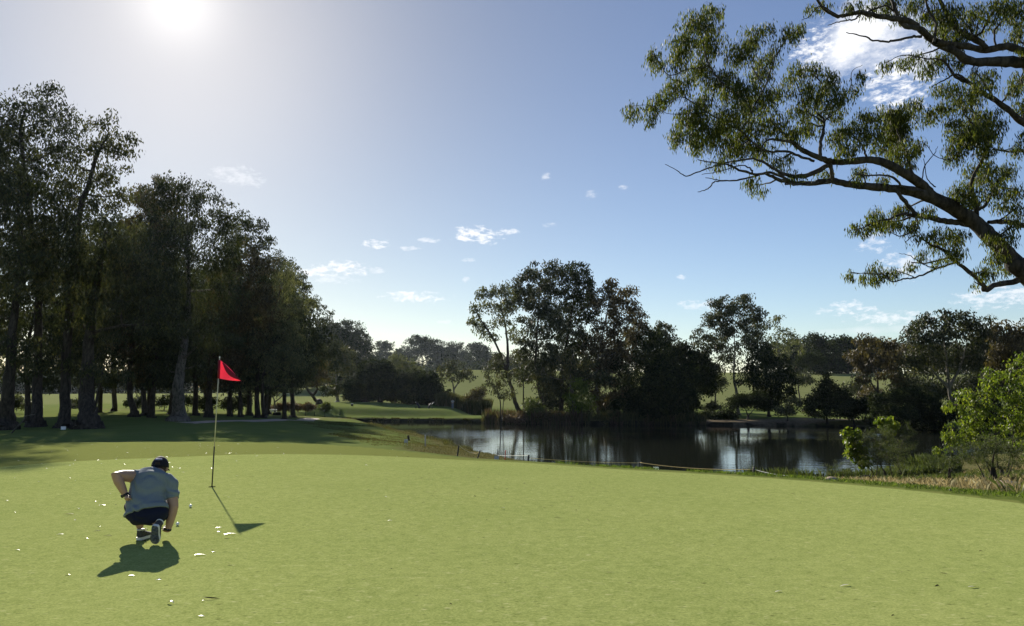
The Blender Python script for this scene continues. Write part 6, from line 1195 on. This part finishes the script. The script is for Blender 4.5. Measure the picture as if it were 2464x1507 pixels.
    t = MB(); t.add(V, F); br = t.build('brim', M_CAP, cap, True, O); sm = br.modifiers.new('t', 'SOLIDIFY'); sm.thickness = .004
    def patch(name, a0, a1, e0, e1, mat, k=1.02):
        V = []; F = []; nn = 8
        for i in range(3):
            for j in range(nn + 1): V.append(capP(a0 + (a1 - a0) * j / nn, e0 + (e1 - e0) * i / 2, k))
        for i in range(2):
            for j in range(nn): a = i * (nn + 1) + j; F.append((a, a + 1, a + nn + 2, a + nn + 1))
        t = MB(); t.add(V, F); o = t.build(name, mat, cap, True, O); sm = o.modifiers.new('t', 'SOLIDIFY'); sm.thickness = .003; return o
    bk = math.pi
    patch('patch', bk - .52, bk + .42, .55, .76, M_PATCH); patch('hair_gap', bk - .30, bk + .30, .10, .36, M_HAIR, 1.012); patch('strap', bk - .34, bk + .34, .0, .10, M_BAND, 1.025)
    t = MB(); t.ell(hc + np.array([0, 0, 0]) - fw * .012 + up * .0, (.0785, .092, .098), 18, 12, Mh)
    V = [v for v in t.V]; hair = fuse('hair', t, M_HAIR, root, O, .006, 2)
    # keep the hair off the face and neck
    bm = bmesh.new(); bm.from_mesh(hair.data)
    kill = [v for v in bm.verts if (np.array(v.co) + O - hc).dot(fw) > .012 or (np.array(v.co) + O - hc).dot(up) < -.055]; bmesh.ops.delete(bm, geom=kill, context='VERTS'); bm.to_mesh(hair.data); bm.free()
    # watch bands
    for a, c, nm in ((mid(LE, LW, .90), mid(LE, LW, 1.02), 'wristband'), (mid(RE, RW, .94), mid(RE, RW, 1.03), 'wristband')):
        t = MB(); t.tube([a, c], [.0345, .0335], 18); w = t.build(nm, M_BAND, root, True, O)
        v = c - a; v /= np.linalg.norm(v); o2 = np.cross(v, [0, 1, 0]); o2 /= np.linalg.norm(o2) + 1e-9; t = MB(); t.tube([mid(a, c, .5) + o2 * .030 * (-1), mid(a, c, .5) - o2 * .044], [.019, .018], 12); t.build('watch_face', M_BAND, w, True, O)
    # shoes
    def shoe(heel, toe, upv, nm='shoe', flip=1):
        heel = np.array(heel); toe = np.array(toe); f = toe - heel; L_ = np.linalg.norm(f); f /= L_; upv = np.array(upv, float); upv -= f * upv.dot(f); upv /= np.linalg.norm(upv); sd = np.cross(f, upv)
        prof = [(0, .030, .035, .070), (.10, .037, .040, .082), (.28, .038, .042, .085), (.5, .042, .036, .062), (.72, .050, .028, .045), (.88, .044, .022, .036), (1.0, .018, .012, .018)]
        def ring(t_, w, z0, z1): c = heel + f * L_ * t_; return c, w, z0, z1
        V = []; F = []; n = 16
        for t_, w, hh, top in prof:
            c = heel + f * L_ * t_ + upv * .026
            for j in range(n):
                q = 2 * math.pi * j / n; V.append(c + sd * w * .93 * math.cos(q) + upv * (top * .5 + top * .5 * math.sin(q)))
        k = len(prof)
        for i in range(k - 1):
            for j in range(n): j2 = (j + 1) % n; F.append((i * n + j, i * n + j2, (i + 1) * n + j2, (i + 1) * n + j))
        F.append(tuple(range(n - 1, -1, -1))); F.append(tuple((k - 1) * n + j for j in range(n)))
        t = MB(); t.add(V, F); c0 = heel + f * L_ * .16 + upv * .085; t.tube([c0, c0 + upv * .028], [.040, .037], 14); up_ = fuse(nm, t, M_SHOE, root, O, .005, 4)
        # midsole
        V = []; F = []; out = []
        for t_, w in [(-.02, .022), (.04, .034), (.2, .038), (.45, .038), (.7, .050), (.88, .045), (1.0, .026), (1.03, .010)]: out.append((t_, w))
        ring_ = [heel + f * L_ * a - sd * w for a, w in out] + [heel + f * L_ * a + sd * w for a, w in out[::-1]]; m_ = len(ring_)
        for z in (.006, .034): V += [p + upv * z for p in ring_]
        for j in range(m_): F.append((j, (j + 1) % m_, m_ + (j + 1) % m_, m_ + j))
        F.append(tuple(range(m_ - 1, -1, -1))); F.append(tuple(m_ + j for j in range(m_)))
        t = MB(); t.add(V, F); t.build('sole', M_SOLE, up_, False, O)
        V = []; F = []
        for z, q in ((.0, .93), (.006, .97)): V += [heel + f * L_ * .5 + (p - heel - f * L_ * .5) * q + upv * z for p in ring_]
        for j in range(m_): F.append((j, (j + 1) % m_, m_ + (j + 1) % m_, m_ + j))
        F.append(tuple(range(m_ - 1, -1, -1)))
        t = MB(); t.add(V, F)
        for a in (.12, .24, .55, .68, .80): c = heel + f * L_ * a; t.tube([c - sd * .026 - upv * .003, c + sd * .026 - upv * .003], [.006, .006], 6)
        t.build('tread', M_TREAD, up_, False, O)
        c = heel + f * L_ * .38 + upv * .094
        t = MB()
        for q in (-1, 1): t.tube([c, c + sd * q * .03 + upv * .022, c + sd * q * .045 + f * .01 + upv * .006, c + sd * q * .015 + f * .008], .0028, 5)
        t.tube([c, c + sd * .05 - f * .01 - upv * .02], .0028, 5); t.build('lace', M_BAND, up_, True, O)
        t = MB(); c0 = heel + f * L_ * .15 + upv * .118; t.tube([c0 - upv * .012, c0], [.0405, .040], 16); t.build('shoe_collar', M_SOLE, up_, True, O)
    hx = P(560, 1372, 8.43); tx = P(748, 1312, 8.66); hx[2] = GZ(hx[0], hx[1]) + .001; tx[2] = GZ(tx[0], tx[1]) + .001
    shoe(hx, tx, (0, 0, 1))
    hh = P(826, 1215, 8.10); tt = P(818, 1452, 8.20); tt[2] = GZ(tt[0], tt[1]) + .012
    shoe(hh + (tt - hh) * -.04, tt, (0, 1, .25))
    return root
crouching_man()

def far_golfer():
    d = 138.0; c = unproj(1089, 997, d); z = hz(c[0], d); O = np.array([c[0], d, z]); root = empty('person', tuple(O), 'distant golfer in pale shirt and grey blue trousers standing on the far tee', 'person')
    b = MB(); q = lambda x, y, zz: O + np.array([x, y, zz]); X = (1, 0, 0)
    b.tube([q(0, 0, .9), q(0, 0, 1.15), q(0, -.03, 1.38), q(0, -.05, 1.46)], [(.16, .10), (.15, .10), (.20, .11), (.10, .08)], 16, flat=X)
    b.ell(q(0, -.16, 1.60), (.085, .10, .12)); b.tube([q(0, -.05, 1.42), q(0, -.13, 1.55)], .06, 10)
    for s in (-1, 1):
        b.tube([q(s * .20, -.05, 1.40), q(s * .25, -.10, 1.14), q(s * .06, -.30, .98)], [.06, .045, .035], 10); b.tube([q(s * .09, 0, .9), q(s * .10, 0, .48), q(s * .09, .03, .08)], [.09, .07, .045], 10)
        b.tube([q(s * .09, .04, .05), q(s * .11, -.18, .04)], [.045, .04], 8); b.ell(q(s * .03, -.33, .95), (.04, .05, .05)); b.ell(q(s * .085, -.15, 1.60), (.012, .02, .03))
        for k in range(4): b.tube([q(s * .03, -.34, .96 - .02 * k), q(s * .0, -.38, .94 - .02 * k)], .011, 5)
    b.ell(q(0, -.26, 1.58), (.018, .025, .022))
    fuse('body', b, M_SKIN, root, O, .014, 4)
    t = MB(); t.tube([q(0, 0, .88), q(0, 0, 1.15), q(0, -.03, 1.38), q(0, -.05, 1.46)], [(.175, .115), (.165, .115), (.215, .125), (.12, .09)], 16, flat=X)
    for s in (-1, 1): t.tube([q(s * .17, -.05, 1.40), q(s * .24, -.09, 1.20)], [.08, .07], 10)
    fuse('shirt', t, simple('pale_shirt', (.48, .50, .50), .9), root, O, .014, 4)
    t = MB(); t.ell(q(0, 0, .90), (.175, .13, .12))
    for s in (-1, 1): t.tube([q(s * .09, 0, .9), q(s * .10, 0, .48), q(s * .09, .03, .08)], [.105, .088, .07], 10)
    fuse('trousers', t, simple('grey_blue_trousers', (.20, .24, .30), .9), root, O, .014, 4)
    t = MB(); t.ell(q(0, -.17, 1.66), (.098, .112, .085)); t.tube([q(0, -.20, 1.65), q(0, -.34, 1.62)], [(.07, .012), (.06, .01)], 10, flat=X); t.build('cap', M_CAP, root, True, O)
far_golfer()
# ------------------------------------------------------------------ the air
def haze():
    m = bpy.data.materials.new('haze_air'); m.use_nodes = True; nt = m.node_tree; nt.nodes.clear()
    o = nt.nodes.new('ShaderNodeOutputMaterial'); v = nt.nodes.new('ShaderNodeVolumePrincipled')
    v.inputs['Color'].default_value = (.72, .84, 1.0, 1); v.inputs['Density'].default_value = HAZE; v.inputs['Anisotropy'].default_value = .55
    nt.links.new(v.outputs[0], o.inputs['Volume'])
    b = MB(); b.box((0, 0, 12), (3000, 3000, 44)); h = b.build('haze', m, smooth=False); meta(h, kind='stuff')
HAZE = .000034
haze()
